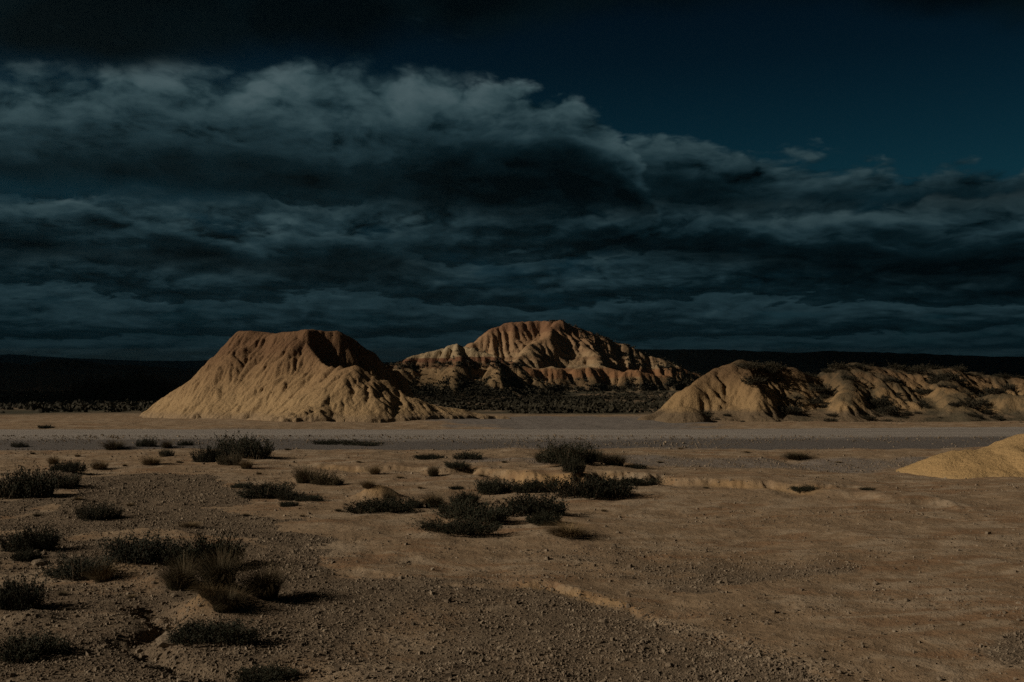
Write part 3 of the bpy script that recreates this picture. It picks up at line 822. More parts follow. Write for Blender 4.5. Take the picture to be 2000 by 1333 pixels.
# far dark mesa on the right, far hills and mountains on the left
def far_range(name, label, depth, thick, pts, mat, seed, rough, n=260, yscale=1.0):
    """ridge with real slopes; pts = photograph pixels of its skyline"""
    P = [at(px, py, depth) for px, py in pts]
    xs = np.linspace(P[0][0], P[-1][0], n)
    zs = np.interp(xs, [p[0] for p in P], [p[2] for p in P])
    prof = [(-1.0, -0.02), (-0.75, 0.12), (-0.5, 0.36), (-0.32, 0.62), (-0.16, 0.88), (-0.05, 0.985), (0.05, 1.0), (0.4, 0.97), (1.0, 0.6)]
    V = []
    for o, k in prof:
        yy = depth + o * thick + fbm(xs / (thick * 0.5), xs * 0 + o, 3, seed) * thick * 0.12
        g = ground_z(xs, yy)
        hh = np.maximum(zs - g, 0)
        zz = g + hh * k + rough * fbm(xs / (rough * 12), xs * 0 + o * 7, 4, seed + 3) * min(k * 1.2, 1) - (0.5 if k < 0 else 0)
        V.append(np.stack([xs, yy, zz], -1))
    me = mesh_np(name, np.concatenate(V), grid_faces(len(prof), n))
    return add(name, me, mat, kind='structure', label=label)
def far_material(name, a, b_, scale):
    m, t, b = new_mat(name)
    v = objvec(t)
    t.links.new(ramp(t, noise(t, v, scale, 6, 0.65), [(0.3, a), (0.7, b_)]), b.inputs['Base Color'])
    return m
M_far = far_material('dark_scrub_slope', (0.022, 0.022, 0.016), (0.060, 0.052, 0.036), 0.03)
M_mount = far_material('distant_rock', (0.10, 0.105, 0.10), (0.16, 0.16, 0.15), 0.004)
M_pale = far_material('pale_gypsum', (0.30, 0.29, 0.26), (0.42, 0.40, 0.36), 0.05)
far_range('mesa', 'long flat dark mesa along the horizon on the right', 1300, 260, [(1050, 712), (1150, 690), (1240, 683), (1400, 683), (1500, 686), (1560, 690), (1600, 687), (1700, 688), (1850, 694), (2000, 698), (2150, 700), (2600, 702)], M_far, 401, 1.2)
far_range('hill', 'low dark cone-shaped hill on the left horizon', 1500, 160, [(-60, 712), (-20, 708), (20, 713), (55, 716), (75, 709), (95, 704), (118, 702), (140, 706), (165, 713), (230, 714), (270, 716), (320, 722)], M_far, 411, 1.0)
far_range('mountains', 'distant blue-dark mountain range on the left skyline', 4900, 600, [(-600, 696), (-200, 690), (0, 693), (60, 697), (150, 701), (230, 705), (330, 706), (420, 704), (560, 705), (720, 708), (800, 707), (950, 711)], M_mount, 421, 5.0)

# air: thin even haze over the whole country, under the clouds
def build_haze():
    x0, x1, y0, y1, z0, z1 = -6300, 6300, -6300, 6300, -19.0, 95.0
    V = np.array([(x, y, z) for z in (z0, z1) for (x, y) in ((x0, y0), (x1, y0), (x1, y1), (x0, y1))])
    F = np.array([(0, 3, 2, 1), (4, 5, 6, 7), (0, 1, 5, 4), (1, 2, 6, 5), (2, 3, 7, 6), (3, 0, 4, 7)])
    m = bpy.data.materials.new('thin_air'); m.use_nodes = True
    t = m.node_tree
    t.nodes.remove(t.nodes['Principled BSDF'])
    v = t.nodes.new('ShaderNodeVolumePrincipled')
    v.inputs['Color'].default_value = (0.55, 0.78, 0.85, 1)
    v.inputs['Density'].default_value = 0.8e-4
    v.inputs['Anisotropy'].default_value = 0.6
    t.links.new(v.outputs[0], t.nodes['Material Output'].inputs['Volume'])
    add('haze', mesh_np('haze', V, F, smooth=False), m, kind='stuff', label='thin bluish haze over the far plain')
build_haze()

# ------------------------------------------------------------------ unseen cloud deck overhead, its outline shaped to shade the far country
def build_shade_cloud():
    H = 1800.0
    ox, oy = sd[0] / sd[2] * H, sd[1] / sd[2] * H
    px_ = np.concatenate([np.arange(-4200, -300, 120.0), np.arange(-300, 300, 15.0), np.arange(300, 3600, 120.0)])
    py_ = np.concatenate([np.arange(40, 560, 15.0), np.arange(560, 5900, 120.0)])
    X, Y = np.meshgrid(px_, py_)
    n = fbm(X / 90, Y / 90, 4, 501)
    lead = np.minimum(Y - 92 - 8 * n, -(X + 0.29 * Y + 30 + 6 * n) * 1.0)          # left-hand plain
    back = Y - 430 - 25 * n
    side = np.minimum(Y - 100 - 8 * n, (X - 0.235 * Y - 12 - 6 * n))                  # country behind the right-hand hills
    m = np.maximum(np.maximum(lead, back), side)
    edge = np.minimum.reduce([m, 5400 - Y + 200 * n, 3400 - X + 200 * n, X + 4000 + 200 * n])
    th = np.clip(edge, 0, 400) ** 0.6 * 6 * (0.8 + 0.4 * fbm(X / 400, Y / 400, 4, 511))
    keep = edge > 0
    nx, ny = X.shape[1], X.shape[0]
    f = grid_faces(ny, nx)
    f = f[keep.ravel()[f].all(axis=1)]
    used = np.unique(f); rm = np.full(X.size, -1); rm[used] = np.arange(len(used)); f = rm[f]
    xx, yy, tt = X.ravel()[used] + ox, Y.ravel()[used] + oy, th.ravel()[used]
    up = np.stack([xx, yy, H + 4 + tt], -1); dn = np.stack([xx, yy, H - 0.15 * tt], -1)
    nv = len(used)
    # rim
    ed = np.concatenate([f[:, [0, 1]], f[:, [1, 2]], f[:, [2, 3]], f[:, [3, 0]]])
    key = np.sort(ed, axis=1); _, inv, cnt = np.unique(key, axis=0, return_inverse=True, return_counts=True)
    rim = ed[cnt[inv.ravel()] == 1]
    side = np.stack([rim[:, 0], rim[:, 1], rim[:, 1] + nv, rim[:, 0] + nv], -1)[:, ::-1]
    F = np.concatenate([f, f[:, ::-1] + nv, side])
    m_, t, b = new_mat('cloud_vapour', 1.0, 0.0)
    b.inputs['Base Color'].default_value = (0.75, 0.76, 0.78, 1)
    me = mesh_np('cloud', np.concatenate([up, dn]), F)
    add('cloud', me, m_, kind='structure', label='unseen cloud deck overhead shaped to shade the far plain and mesa')
build_shade_cloud()

# ------------------------------------------------------------------ plants
def shrub_meshes(seed, stems=90, leaves=34, width=1.0, height=0.5, leaf=0.022, upright=0.6):
    rng = np.random.default_rng(seed)
    n = stems
    nc = rng.integers(6, 10)                                  # a bush is several crowded crowns of unequal height
    ca = rng.uniform(0, 2 * math.pi, nc); cr = np.sqrt(rng.uniform(0.0, 1, nc)) * 0.36 * width
    ch = rng.uniform(0.55, 1.1, nc) * (1.05 - 0.5 * cr / (0.36 * width)); ci = rng.integers(0, nc, n)
    a = rng.uniform(0, 2 * math.pi, n); r0 = np.sqrt(rng.uniform(0, 1, n)) * 0.15 * width
    bx, by = np.cos(ca)[ci] * cr[ci] + np.cos(a) * r0, np.sin(ca)[ci] * cr[ci] + np.sin(a) * r0
    lean = (0.10 + rng.uniform(0, 1, n) ** 0.8 * 0.95) * (1.2 - upright) + r0 / width * 1.6
    a2 = a + rng.normal(0, 0.5, n)
    lump = 0.75 + 0.22 * np.sin(a * 3 + seed) + 0.12 * np.sin(a * 7 + seed * 2) + rng.normal(0, 0.13, n)
    L = height * np.maximum(0.4, 0.5 + 0.5 * lump) * ch[ci] * rng.uniform(0.65, 1.2, n) * 1.15
    D = np.stack([np.cos(a2) * np.sin(lean), np.sin(a2) * np.sin(lean), np.cos(lean)], -1)
    curl = rng.normal(0, 0.08, (n, 3)); curl[:, 2] = 0.10
    t = np.linspace(0, 1, 4)[None, :, None]
    B = np.stack([bx, by, np.zeros(n)], -1)
    P = B[:, None, :] + D[:, None, :] * (L[:, None, None] * t) * np.array([1.05, 1.05, 1.0]) + curl[:, None, :] * t * t * L[:, None, None]
    P[:, :, 2] -= 0.03 * (1 - t[:, :, 0])
    ring = np.array([[math.cos(q * 2.094), math.sin(q * 2.094), 0] for q in range(3)])
    SV = P[:, :, None, :] + ring[None, None] * (0.006 * (1 - 0.7 * t))[:, :, None, :]
    SF = []
    for k in range(3):
        for q in range(3):
            SF.append((k * 3 + q, k * 3 + (q + 1) % 3, k * 3 + 3 + (q + 1) % 3, k * 3 + 3 + q))
    SF = (np.array(SF)[None] + (np.arange(n) * 12)[:, None, None]).reshape(-1, 4)
    m = n * leaves
    tl = (0.12 + 0.90 * (np.arange(leaves)[None, :] + rng.uniform(0, 1, (n, leaves))) / leaves).ravel()
    si = np.repeat(np.arange(n), leaves)
    k = np.minimum(2, (tl * 3).astype(int)); ft = (tl * 3 - k)[:, None]
    p = P[si, k] * (1 - ft) + P[si, k + 1] * ft
    p = p + rng.normal(0, 1, (m, 3)) * (0.042 * (1.15 - 0.85 * tl))[:, None] * np.array([1, 1, 0.7])
    p[:, 2] = np.maximum(p[:, 2], 0.004)
    d = D[si] * 0.9 + rng.normal(0, 0.5, (m, 3)) + np.array([0, 0, 0.7]); d /= np.linalg.norm(d, axis=1, keepdims=True)
    sv = np.cross(d, rng.normal(0, 1, (m, 3))); sv /= np.linalg.norm(sv, axis=1, keepdims=True) + 1e-9
    ll = (leaf * rng.uniform(0.9, 1.9, m))[:, None]; wl = (leaf * rng.uniform(0.3, 0.52, m))[:, None]
    LV = np.stack([p, p + d * ll * 0.5 + sv * wl, p + d * ll, p + d * ll * 0.5 - sv * wl], 1).reshape(-1, 3)
    LF = np.arange(m * 4).reshape(-1, 4)
    return (mesh_np('foliage', LV, LF, smooth=False), mesh_np('stems', SV.reshape(-1, 3), SF))
def grass_mesh(seed, blades=520, height=0.5, spread=0.34, wind=(-0.30, 0.04), w=0.0032):
    """domed tuft of arching blades, combed over by the wind"""
    rng = np.random.default_rng(seed)
    n, K = blades, 6
    a = rng.uniform(0, 2 * math.pi, n); r = np.sqrt(rng.uniform(0, 1, n)) * spread * 0.5
    L = height * rng.uniform(0.5, 1.2, n) * (1.0 - 0.25 * (r / spread))
    lean = rng.uniform(0.02, 0.55, n) + 0.9 * r / spread
    a2 = a + rng.normal(0, 0.45, n)
    ang = np.zeros(n); P = np.stack([np.cos(a) * r, np.sin(a) * r, np.full(n, -0.02)], -1)
    hdx, hdy = np.cos(a2), np.sin(a2)
    wk = rng.uniform(0.5, 1.4, n)
    V = []; T = []
    side = np.stack([-hdy, hdx, np.zeros(n)], -1)
    for k in range(K):
        t = k / (K - 1)
        ww = (w * (1 - t * 0.88) * rng.uniform(0.8, 1.25, n))[:, None]
        V.append(np.stack([P - side * ww, P + side * ww], 1)); T.append(np.full((n, 2), t ** 1.6))
        th = lean * (0.5 + 1.9 * t) + 0.25 * t * t
        th = np.minimum(th, 2.0)
        step = (L / (K - 1))[:, None]
        d = np.stack([np.sin(th) * hdx + wind[0] * wk * t * 1.6, np.sin(th) * hdy + wind[1] * t, np.cos(th)], -1)
        d /= np.linalg.norm(d, axis=1, keepdims=True)
        P = P + d * step
        P[:, 2] = np.maximum(P[:, 2], 0.01)
    V = np.stack(V, 1).reshape(-1, 3); T = np.stack(T, 1).ravel()
    f = np.array([(2 * k, 2 * k + 1, 2 * k + 3, 2 * k + 2) for k in range(K - 1)])
    F = (f[None] + (np.arange(n) * 2 * K)[:, None, None]).reshape(-1, 4)
    return mesh_np('blades', V, F, dict(tip=T))
SHRUBS = [shrub_meshes(100 + i, stems=s, leaves=l, height=h, upright=u) for i, (s, l, h, u) in enumerate([(230, 40, 0.52, 0.6), (210, 40, 0.46, 0.75), (250, 36, 0.40, 0.5), (200, 42, 0.55, 0.85), (220, 38, 0.36, 0.65)])]
for fo, st in SHRUBS:
    fo.materials.append(M_leaf); st.materials.append(M_stem)
BROWN = [shrub_meshes(140 + i, stems=180, leaves=30, height=0.55, upright=0.6) for i in range(2)]
for fo, st in BROWN:
    fo.materials.append(M_leaf_brown); st.materials.append(M_stem)
LOWS = [shrub_meshes(160 + i, stems=70, leaves=20, height=0.5, upright=0.5, leaf=0.045) for i in range(3)]
for fo, st in LOWS:
    fo.materials.append(M_scrub); st.materials.append(M_stem)
GRASS_D = [grass_mesh(200 + i, blades=1100) for i in range(3)]
GRASS_T = [grass_mesh(230 + i, blades=800, height=0.46) for i in range(3)]
for g_ in GRASS_D: g_.materials.append(M_grass_dark)
for g_ in GRASS_T: g_.materials.append(M_grass_tan)
prng = random.Random(7)
def mesh_extent(me):
    a = np.empty(len(me.vertices) * 3, np.float32); me.vertices.foreach_get('co', a); a = a.reshape(-1, 3)
    return np.percentile(a[:, 0], 98) - np.percentile(a[:, 0], 2), np.percentile(a[:, 2], 99)
EXT = {}
for s_ in SHRUBS + BROWN + LOWS: EXT[s_[0].name] = mesh_extent(s_[0])
for g_ in GRASS_D + GRASS_T: EXT[g_.name] = mesh_extent(g_)
def place_shrub(px, py, wpx, hpx, label, pool, group, name='saltbush', cat='shrub', pos=None):
    if pos is None:
        x, y, z = on_ground(px, py)
        wd = wpx * y / FPX
        dep = wd * (0.55 if wd > 0.55 else 0.75)
        x2, y2 = x, y + dep * 0.42
        z = float(ground_z(np.array([x2]), np.array([y2]))[0])
        foot_px = CAMZ * FPX * dep / (y * y)                  # how much of the picture height the footprint itself takes
        hd = max(0.62 * hpx, hpx - 0.55 * foot_px) * y / FPX
        pos = (x2, y2, z)
    else:
        wd, hd, dep = wpx, hpx, wpx * 0.9
    fo, st = pool[prng.randrange(len(pool))]
    ew, eh = EXT[fo.name]
    e = add(name, None, None, None, pos, label=label, category=cat, group=group)
    e.rotation_euler = (0, 0, prng.choice((0.0, math.pi)) + prng.uniform(-0.25, 0.25))
    s = wd / ew
    e.scale = (s, s * dep / wd, max(0.22 * s, min(1.8 * s, 0.88 * hd / eh)))
    add('foliage', fo, None, e, kind='stuff'); add('stems', st, None, e, kind='stuff')
    return e
def place_grass(px, py, wpx, hpx, label, pool, group, name='grass_tuft'):
    x, y, z = on_ground(px, py)
    wd = wpx * y / FPX; hd = hpx * y / FPX
    y2 = y + wd * 0.25
    z = float(ground_z(np.array([x]), np.array([y2]))[0])
    me = pool[prng.randrange(len(pool))]
    ew, eh = EXT[me.name]
    o = add(name, me, None, None, (x, y2, z), label=label, category='grass tuft', group=group)
    s = wd / ew
    o.rotation_euler = (0, 0, prng.uniform(-0.5, 0.5))
    o.scale = (s, s, max(0.4 * s, min(2.0 * s, 0.70 * hd / eh)))
    return o
GS, GG = 'dark saltbushes scattered over the flat', 'grass tufts scattered over the flat'
PLANTS = [
 # near left
 ('S', 25, 1195, 105, 75, 'dark shrub cut by the left edge, above the lower left corner shrub'),
 ('S', 45, 1080, 95, 55, 'dark spiky shrub at the left edge beside a small boulder'),
 ('S', 185, 1017, 75, 38, 'lone small dark shrub on the gravel wash, upper left foreground'),
 ('S', 268, 1098, 130, 60, 'wide dark shrub, left neighbour of the big grass clump in the left foreground'),
 ('S', 160, 1135, 120, 50, 'low dark shrub sprawling at the left end of the left foreground thicket'),
 ('P', 195, 1140, 62, 52, 'pale wispy grass tuft in front of the left foreground thicket'),
 ('S', 385, 1115, 130, 75, 'dark leafy shrub crowning the largest clump in the left foreground'),
 ('G', 345, 1155, 95, 85, 'tall dark grass clump forming the left side of the largest foreground thicket'),
 ('G', 420, 1155, 110, 95, 'tall dark grass clump in the middle of the largest foreground thicket'),
 ('G', 508, 1172, 110, 95, 'windswept dark grass at the right end of the largest foreground thicket'),
 ('G', 435, 1202, 95, 62, 'rounded dark grass tuft on the orange clay hummock in the left foreground'),
 ('T', 405, 1180, 70, 38, 'orange-brown dry grass on the clay hummock of the left foreground'),
 ('S', 415, 1268, 155, 52, 'broad low dark shrub alone near the bottom, right of the little gully'),
 ('S', 45, 1292, 115, 58, 'dark shrub in the lower left corner'),
 ('S', 512, 1345, 105, 42, 'dark shrub cut off by the bottom edge of the picture'),
 ('S', 45, 1097, 45, 25, 'small dark shrub just below the spiky shrub at the left edge'),
 ('T', 368, 1032, 50, 16, 'flat brown grass patch on the gravel wash'),
 # left middle
 ('S', 40, 975, 95, 62, 'large dark bush at the left edge in the middle distance'),
 ('S', 122, 955, 60, 32, 'dark shrub right of the large bush at the left edge'),
 ('S', 130, 925, 62, 24, 'low dark shrub behind the brown grass tuft at left'),
 ('T', 101, 908, 30, 27, 'small brown upright grass tuft left of the road shrubs'),
 ('T', 190, 918, 46, 30, 'brown grass tuft leaning left, left middle ground'),
 ('G', 217, 880, 56, 30, 'ragged dark grass clump at the near road edge, far left'),
 ('S', 286, 876, 38, 22, 'dark roadside shrub left of the round grass tuft'),
 ('G', 323, 877, 30, 26, 'round dark grass tuft at the near road edge'),
 ('S', 362, 874, 28, 14, 'small dark shrub at the near road edge, right of the round tuft'),
 ('T', 290, 909, 54, 26, 'tan-topped wide grass tuft below the roadside shrubs at left'),
 ('S', 323, 893, 26, 17, 'small round dark shrub between roadside and tan-topped tuft'),
 ('S', 30, 878, 30, 14, 'tiny dark shrub by the road at the left edge'),
 ('S', 82, 838, 26, 8, 'tiny flat shrub beyond the road at far left'),
 ('S', 145, 845, 22, 6, 'tiny dark shrub touching the far road edge at left'),
 ('S', 405, 904, 62, 36, 'left dark bush of the cluster before the butte'),
 ('S', 462, 898, 100, 46, 'largest rear dark bush of the cluster before the butte'),
 ('B', 445, 910, 48, 30, 'brownish bush in the middle of the cluster before the butte'),
 ('T', 479, 917, 36, 30, 'round tan grass ball at the right end of the cluster before the butte'),
 # centre left
 ('S', 640, 873, 55, 14, 'low roadside shrub below the butte, left one of two'),
 ('S', 690, 874, 95, 14, 'long low roadside shrub below the butte, right one of two'),
 ('G', 590, 946, 52, 52, 'tall upright dark grass clump left of centre'),
 ('B', 627, 950, 62, 36, 'brown speckled bush leaning on the tall upright grass clump'),
 ('S', 658, 948, 26, 14, 'small dark shrub right of the brown speckled bush'),
 ('S', 525, 974, 90, 36, 'dark rounded shrub below left of the tall upright grass clump'),
 ('S', 562, 980, 48, 22, 'low dark shrub attached right of the dark rounded shrub'),
 ('S', 604, 980, 52, 16, 'flat dark shrub strip between rounded shrub and grassy clay hummock'),
 ('S', 470, 956, 38, 12, 'sparse flat shrub at the edge of the gravel wash'),
 ('S', 562, 990, 32, 12, 'tiny grey-green shrub in front of the dark rounded shrub'),
 ('T', 731, 928, 34, 26, 'small tan grass tuft on the eroded ledge left of centre'),
 ('T', 718, 960, 42, 24, 'thin tan grass behind the smooth clay hummock'),
 ('S', 735, 1002, 118, 30, 'dark shrub hugging the front of the smooth clay hummock'),
 ('G', 760, 990, 40, 52, 'dark grass clump rising on the smooth clay hummock'),
 ('S', 838, 898, 52, 11, 'flat shrub on the flat below the road, left one of a pair'),
 ('S', 912, 898, 50, 15, 'flat shrub on the flat below the road, right one of a pair'),
 ('G', 846, 932, 34, 34, 'upright dark grass tuft alone beside a flat shrub, centre left'),
 ('S', 886, 920, 44, 15, 'flat dark shrub right of the upright lone grass tuft'),
 ('S', 806, 993, 34, 22, 'small shrub left of the leaning central grass clump'),
 ('G', 845, 993, 58, 46, 'leaning dark grass clump at the centre of the left-centre shrubs'),
 ('S', 905, 988, 50, 30, 'bushy shrub right of the leaning central grass clump'),
 ('S', 892, 957, 26, 8, 'tiny flat shrub above the bushy shrub, centre left'),
 ('S', 964, 967, 60, 34, 'isolated fan-shaped shrub with long shadow at centre'),
 ('S', 918, 1025, 132, 46, 'large dark green shrub in the front row left of centre'),
 ('S', 885, 1052, 145, 34, 'foremost low wide shrub of the centre group'),
 # centre
 ('G', 1062, 904, 52, 36, 'grass clump at the left end of the bushes on the clay bank'),
 ('S', 1112, 910, 85, 48, 'tallest dark bush on top of the clay bank'),
 ('S', 1148, 906, 40, 34, 'dark bush right of the tallest one on the clay bank'),
 ('S', 1118, 930, 42, 38, 'dark bush hanging down the face of the clay bank'),
 ('S', 1168, 904, 30, 26, 'small bush between the two grass clumps on the clay bank'),
 ('G', 1202, 910, 68, 40, 'windswept grass clump at the right end of the clay bank'),
 ('S', 1243, 916, 44, 12, 'flat shrub trailing right from the windswept bank grass'),
 ('S', 1050, 964, 82, 30, 'low wide shrub below the clay bank, left of the largest'),
 ('S', 1155, 978, 142, 48, 'largest dark shrub below the clay bank'),
 ('S', 1246, 950, 92, 22, 'long low dark shrub at the foot of the ledge, right of the largest'),
 ('S', 1036, 1008, 118, 44, 'leafy shrub in the front row, right of centre group'),
 ('S', 1066, 1027, 62, 28, 'small shrub touching the front of the leafy front-row shrub'),
 ('T', 1108, 1052, 98, 26, 'flattened tan grass tuft in front of the shrubs'),
 # right
 ('S', 1578, 963, 46, 14, 'single small shrub in the ledge on the open right flat'),
 ('G', 1562, 900, 66, 12, 'dark grass filling the shallow hollow near the road at right'),
 ('S', 1700, 958, 30, 6, 'tiny flat shrub on the right flat, beyond the ledge shrub'),
]
for kind, px, py, w_, h_, lab in PLANTS:
    if kind == 'S': place_shrub(px, py, w_, h_, lab, SHRUBS, GS)
    elif kind == 'B': place_shrub(px, py, w_, h_, lab, BROWN, GS, name='brown_bush')
    elif kind == 'G': place_grass(px, py, w_, h_, lab, GRASS_D, GG)
    else: place_grass(px, py, w_, h_, lab, GRASS_T, GG)

# little dry tufts between the larger plants
for i, (px, py, w_, h_) in enumerate([(62, 888, 14, 7), (150, 893, 16, 8), (243, 912, 14, 7), (348, 905, 13, 6), (392, 872, 16, 7), (252, 990, 18, 9), (70, 1010, 20, 10), (150, 978, 22, 10),
        (505, 928, 16, 8), (560, 880, 14, 5), (700, 905, 14, 6), (780, 935, 16, 7), (660, 1000, 18, 8), (820, 955, 14, 7), (940, 932, 16, 7), (985, 905, 14, 6), (1010, 985, 14, 7), (1180, 1000, 16, 7),
        (1290, 905, 16, 5), (1330, 878, 14, 4), (1460, 885, 16, 4), (1380, 955, 14, 5), (1640, 905, 16, 4), (230, 1060, 20, 10), (120, 1165, 24, 12), (255, 1170, 20, 9), (590, 1010, 16, 7), (480, 1010, 18, 8)]):
    place_grass(px, py, w_, h_, 'tiny dry tuft on bare ground between the larger plants', GRASS_T if i % 3 else GRASS_D, 'tiny tufts between the larger plants', name='small_tuft')
# scrub bushes on the right-hand hills
rng = np.random.default_rng(88)
cnt = 0; tries = 0
while cnt < 210 and tries < 9000:
    tries += 1
    x = rng.uniform(7, 27); y = rng.uniform(39.5, 53)
    q = hill_z(right, x, y)
    if q is None: continue
    z, rel, sl = q
    if x > 0.56 * y: continue
    toe = rel < 0.12 and y < 43.5
    if toe: p = 0.45 if x > 8.0 else 0.05
    else:
        p = 0.75 * float(sstep(np.array(x - 0.25 * (y - 44)), 11.0, 13.0)) * (1.0 if sl < 0.75 else 0.25)
        if 10.2 < x < 13.5 and rel > 0.55: p = max(p, 0.6)
        if gnoise(np.array(x / 1.6), np.array(y / 1.6), 9) < -0.05: p *= 0.15
    if rng.uniform() > p: continue
    if toe: zone = 'small scrub bush on the stony foot of the right-hand hills beside the road'
    elif rel > 0.72: zone = 'dark scrub bush on the crest of the right-hand hills, against the black mesa'
    elif x < 14.0: zone = 'dark scrub bush in the gully between the two right-hand hilltops'
    elif x < 19.0: zone = 'dark scrub bush on the middle slope right of the second hilltop'
    else: zone = 'dark scrub bush on the hill slope near the right edge'
    wd = (0.3 + 0.7 * rng.uniform() ** 1.6) * (0.6 if toe else 1.0)
    place_shrub(0, 0, wd, wd * rng.uniform(0.3, 0.5), zone, LOWS, 'scrub bushes on the right-hand hills', name='scrub_bush', pos=(x, y, z - 0.02))
    cnt += 1
# tall dark bushes left of the butte and the low line of scrub before them
for i, (px, dist, w_, h_, lab) in enumerate([
    (178, 128, 4.4, 3.0, 'leftmost black bush of the dark thicket left of the butte'),
    (208, 131, 4.6, 3.4, 'second black bush from the left in the thicket beside the butte'),
    (242, 134, 5.0, 4.0, 'third black bush from the left in the thicket beside the butte'),
    (276, 132, 5.0, 4.6, 'fourth and tallest black bush in the thicket beside the butte'),
    (306, 130, 4.4, 4.3, 'rightmost black bush of the thicket, touching the butte slope')]):
    x = (px - CX) / FPX * dist
    place_shrub(0, 0, w_, h_, lab, SHRUBS, 'black bushes left of the butte', name='tamarisk_bush', cat='bush', pos=(x, dist, float(ground_z(np.array([x]), np.array([float(dist)]))[0])))
# far scrub: uncountable low bushes on the plain behind the road and around the hills
def scrub_stuff(name, label, pts, sizes, seed):
    rng = np.random.default_rng(seed)
    n = len(pts)
    k = 14
    base = rng.normal(0, 1, (n, k, 3)) * np.array([0.34, 0.34, 0.22]) ; base[:, :, 2] = np.abs(base[:, :, 2]) + 0.08
    c_ = pts[:, None, :] + base * sizes[:, None, None]
    d1 = rng.normal(0, 1, (n, k, 3)); d1[:, :, 2] = np.abs(d1[:, :, 2]); d1 /= np.linalg.norm(d1, axis=2, keepdims=True)
    d2 = rng.normal(0, 1, (n, k, 3)); d2 -= (d1 * d2).sum(2, keepdims=True) * d1; d2 /= np.linalg.norm(d2, axis=2, keepdims=True)
    L = sizes[:, None, None] * 0.34
    V = np.stack([c_ - d2 * L * 0.6, c_ + d1 * L, c_ + d2 * L * 0.6, c_ - d1 * L * 0.5], 2).reshape(-1, 3)
    F = np.arange(len(V)).reshape(-1, 4)
    add(name, mesh_np(name, V, F, smooth=False), M_scrub, kind='stuff', label=label)
rng = np.random.default_rng(90)
def scatter(n, fx):
    out = []; sz = []
    while len(out) < n:
        r = fx()
        if r is None: continue
        out.append(r[:3]); sz.append(r[3])
    return np.array(out), np.array(sz)
def _plain():
    y = math.exp(rng.uniform(math.log(66), math.log(230))); u = rng.uniform(-0.60, 0.60); x = u * y
    if -0.40 * y < x < -0.14 * y and y < 62: return None
    n = float(fbm(np.array(x / 12), np.array(y / 30), 3, 97))
    if rng.uniform() > 0.35 + 0.9 * n + (0.3 if y > 80 else 0): return None
    z = float(ground_z(np.array([x]), np.array([y]))[0])
    for hf in (peak, fore):
        q = hill_z(hf, x, y)
        if q and q[0] > z: z = q[0]
    return (x, y, z - 0.05, rng.uniform(0.3, 0.85))
p_, s_ = scatter(8000, _plain)
scrub_stuff('scrub', 'low dark scrub covering the plain between the road and the badland peak', p_, s_, 91)
def _onhill(hf, lim):
    i = rng.integers(0, hf['Z'].shape[0]); j = rng.integers(0, hf['Z'].shape[1])
    if rng.uniform() > hf['scrub'][i, j] or hf['rel'][i, j] < 0.01: return None
    return (hf['xs'][j], hf['ys'][i], hf['Z'][i, j] - 0.05, rng.uniform(0.5, 1.2) * lim)
p_, s_ = scatter(2300, lambda: _onhill(peak, 0.95))
scrub_stuff('scrub', 'dark scrub dotted over the flanks of the tall banded peak', p_, s_, 92)
p_, s_ = scatter(2200, lambda: _onhill(fore, 0.9))
scrub_stuff('scrub', 'dark scrub dotted over the low pale-capped hill', p_, s_, 93)

# ------------------------------------------------------------------ stones and gravel
def stone_verts(rng, n):
    base = np.array([[-1, -1, -1], [1, -1, -1], [1, 1, -1], [-1, 1, -1], [-1, -1, 1], [1, -1, 1], [1, 1, 1], [-1, 1, 1]], float) * 0.62
    v = base[None] * (1 + rng.normal(0, 0.22, (n, 8, 3)))
    v[:, 4:, :2] *= rng.uniform(0.45, 0.9, (n, 1, 1))
    a = rng.uniform(0, 2 * math.pi, n); ca, sa = np.cos(a), np.sin(a)
    x = v[:, :, 0] * ca[:, None] - v[:, :, 1] * sa[:, None]; y = v[:, :, 0] * sa[:, None] + v[:, :, 1] * ca[:, None]
    tl = rng.normal(0, 0.3, n)
    z = v[:, :, 2] * rng.uniform(0.55, 0.95, (n, 1)) + x * tl[:, None]
    return np.stack([x, y, z], -1)
CUBE = np.array([[4, 5, 6, 7], [0, 1, 5, 4], [1, 2, 6, 5], [2, 3, 7, 6], [3, 0, 4, 7]])
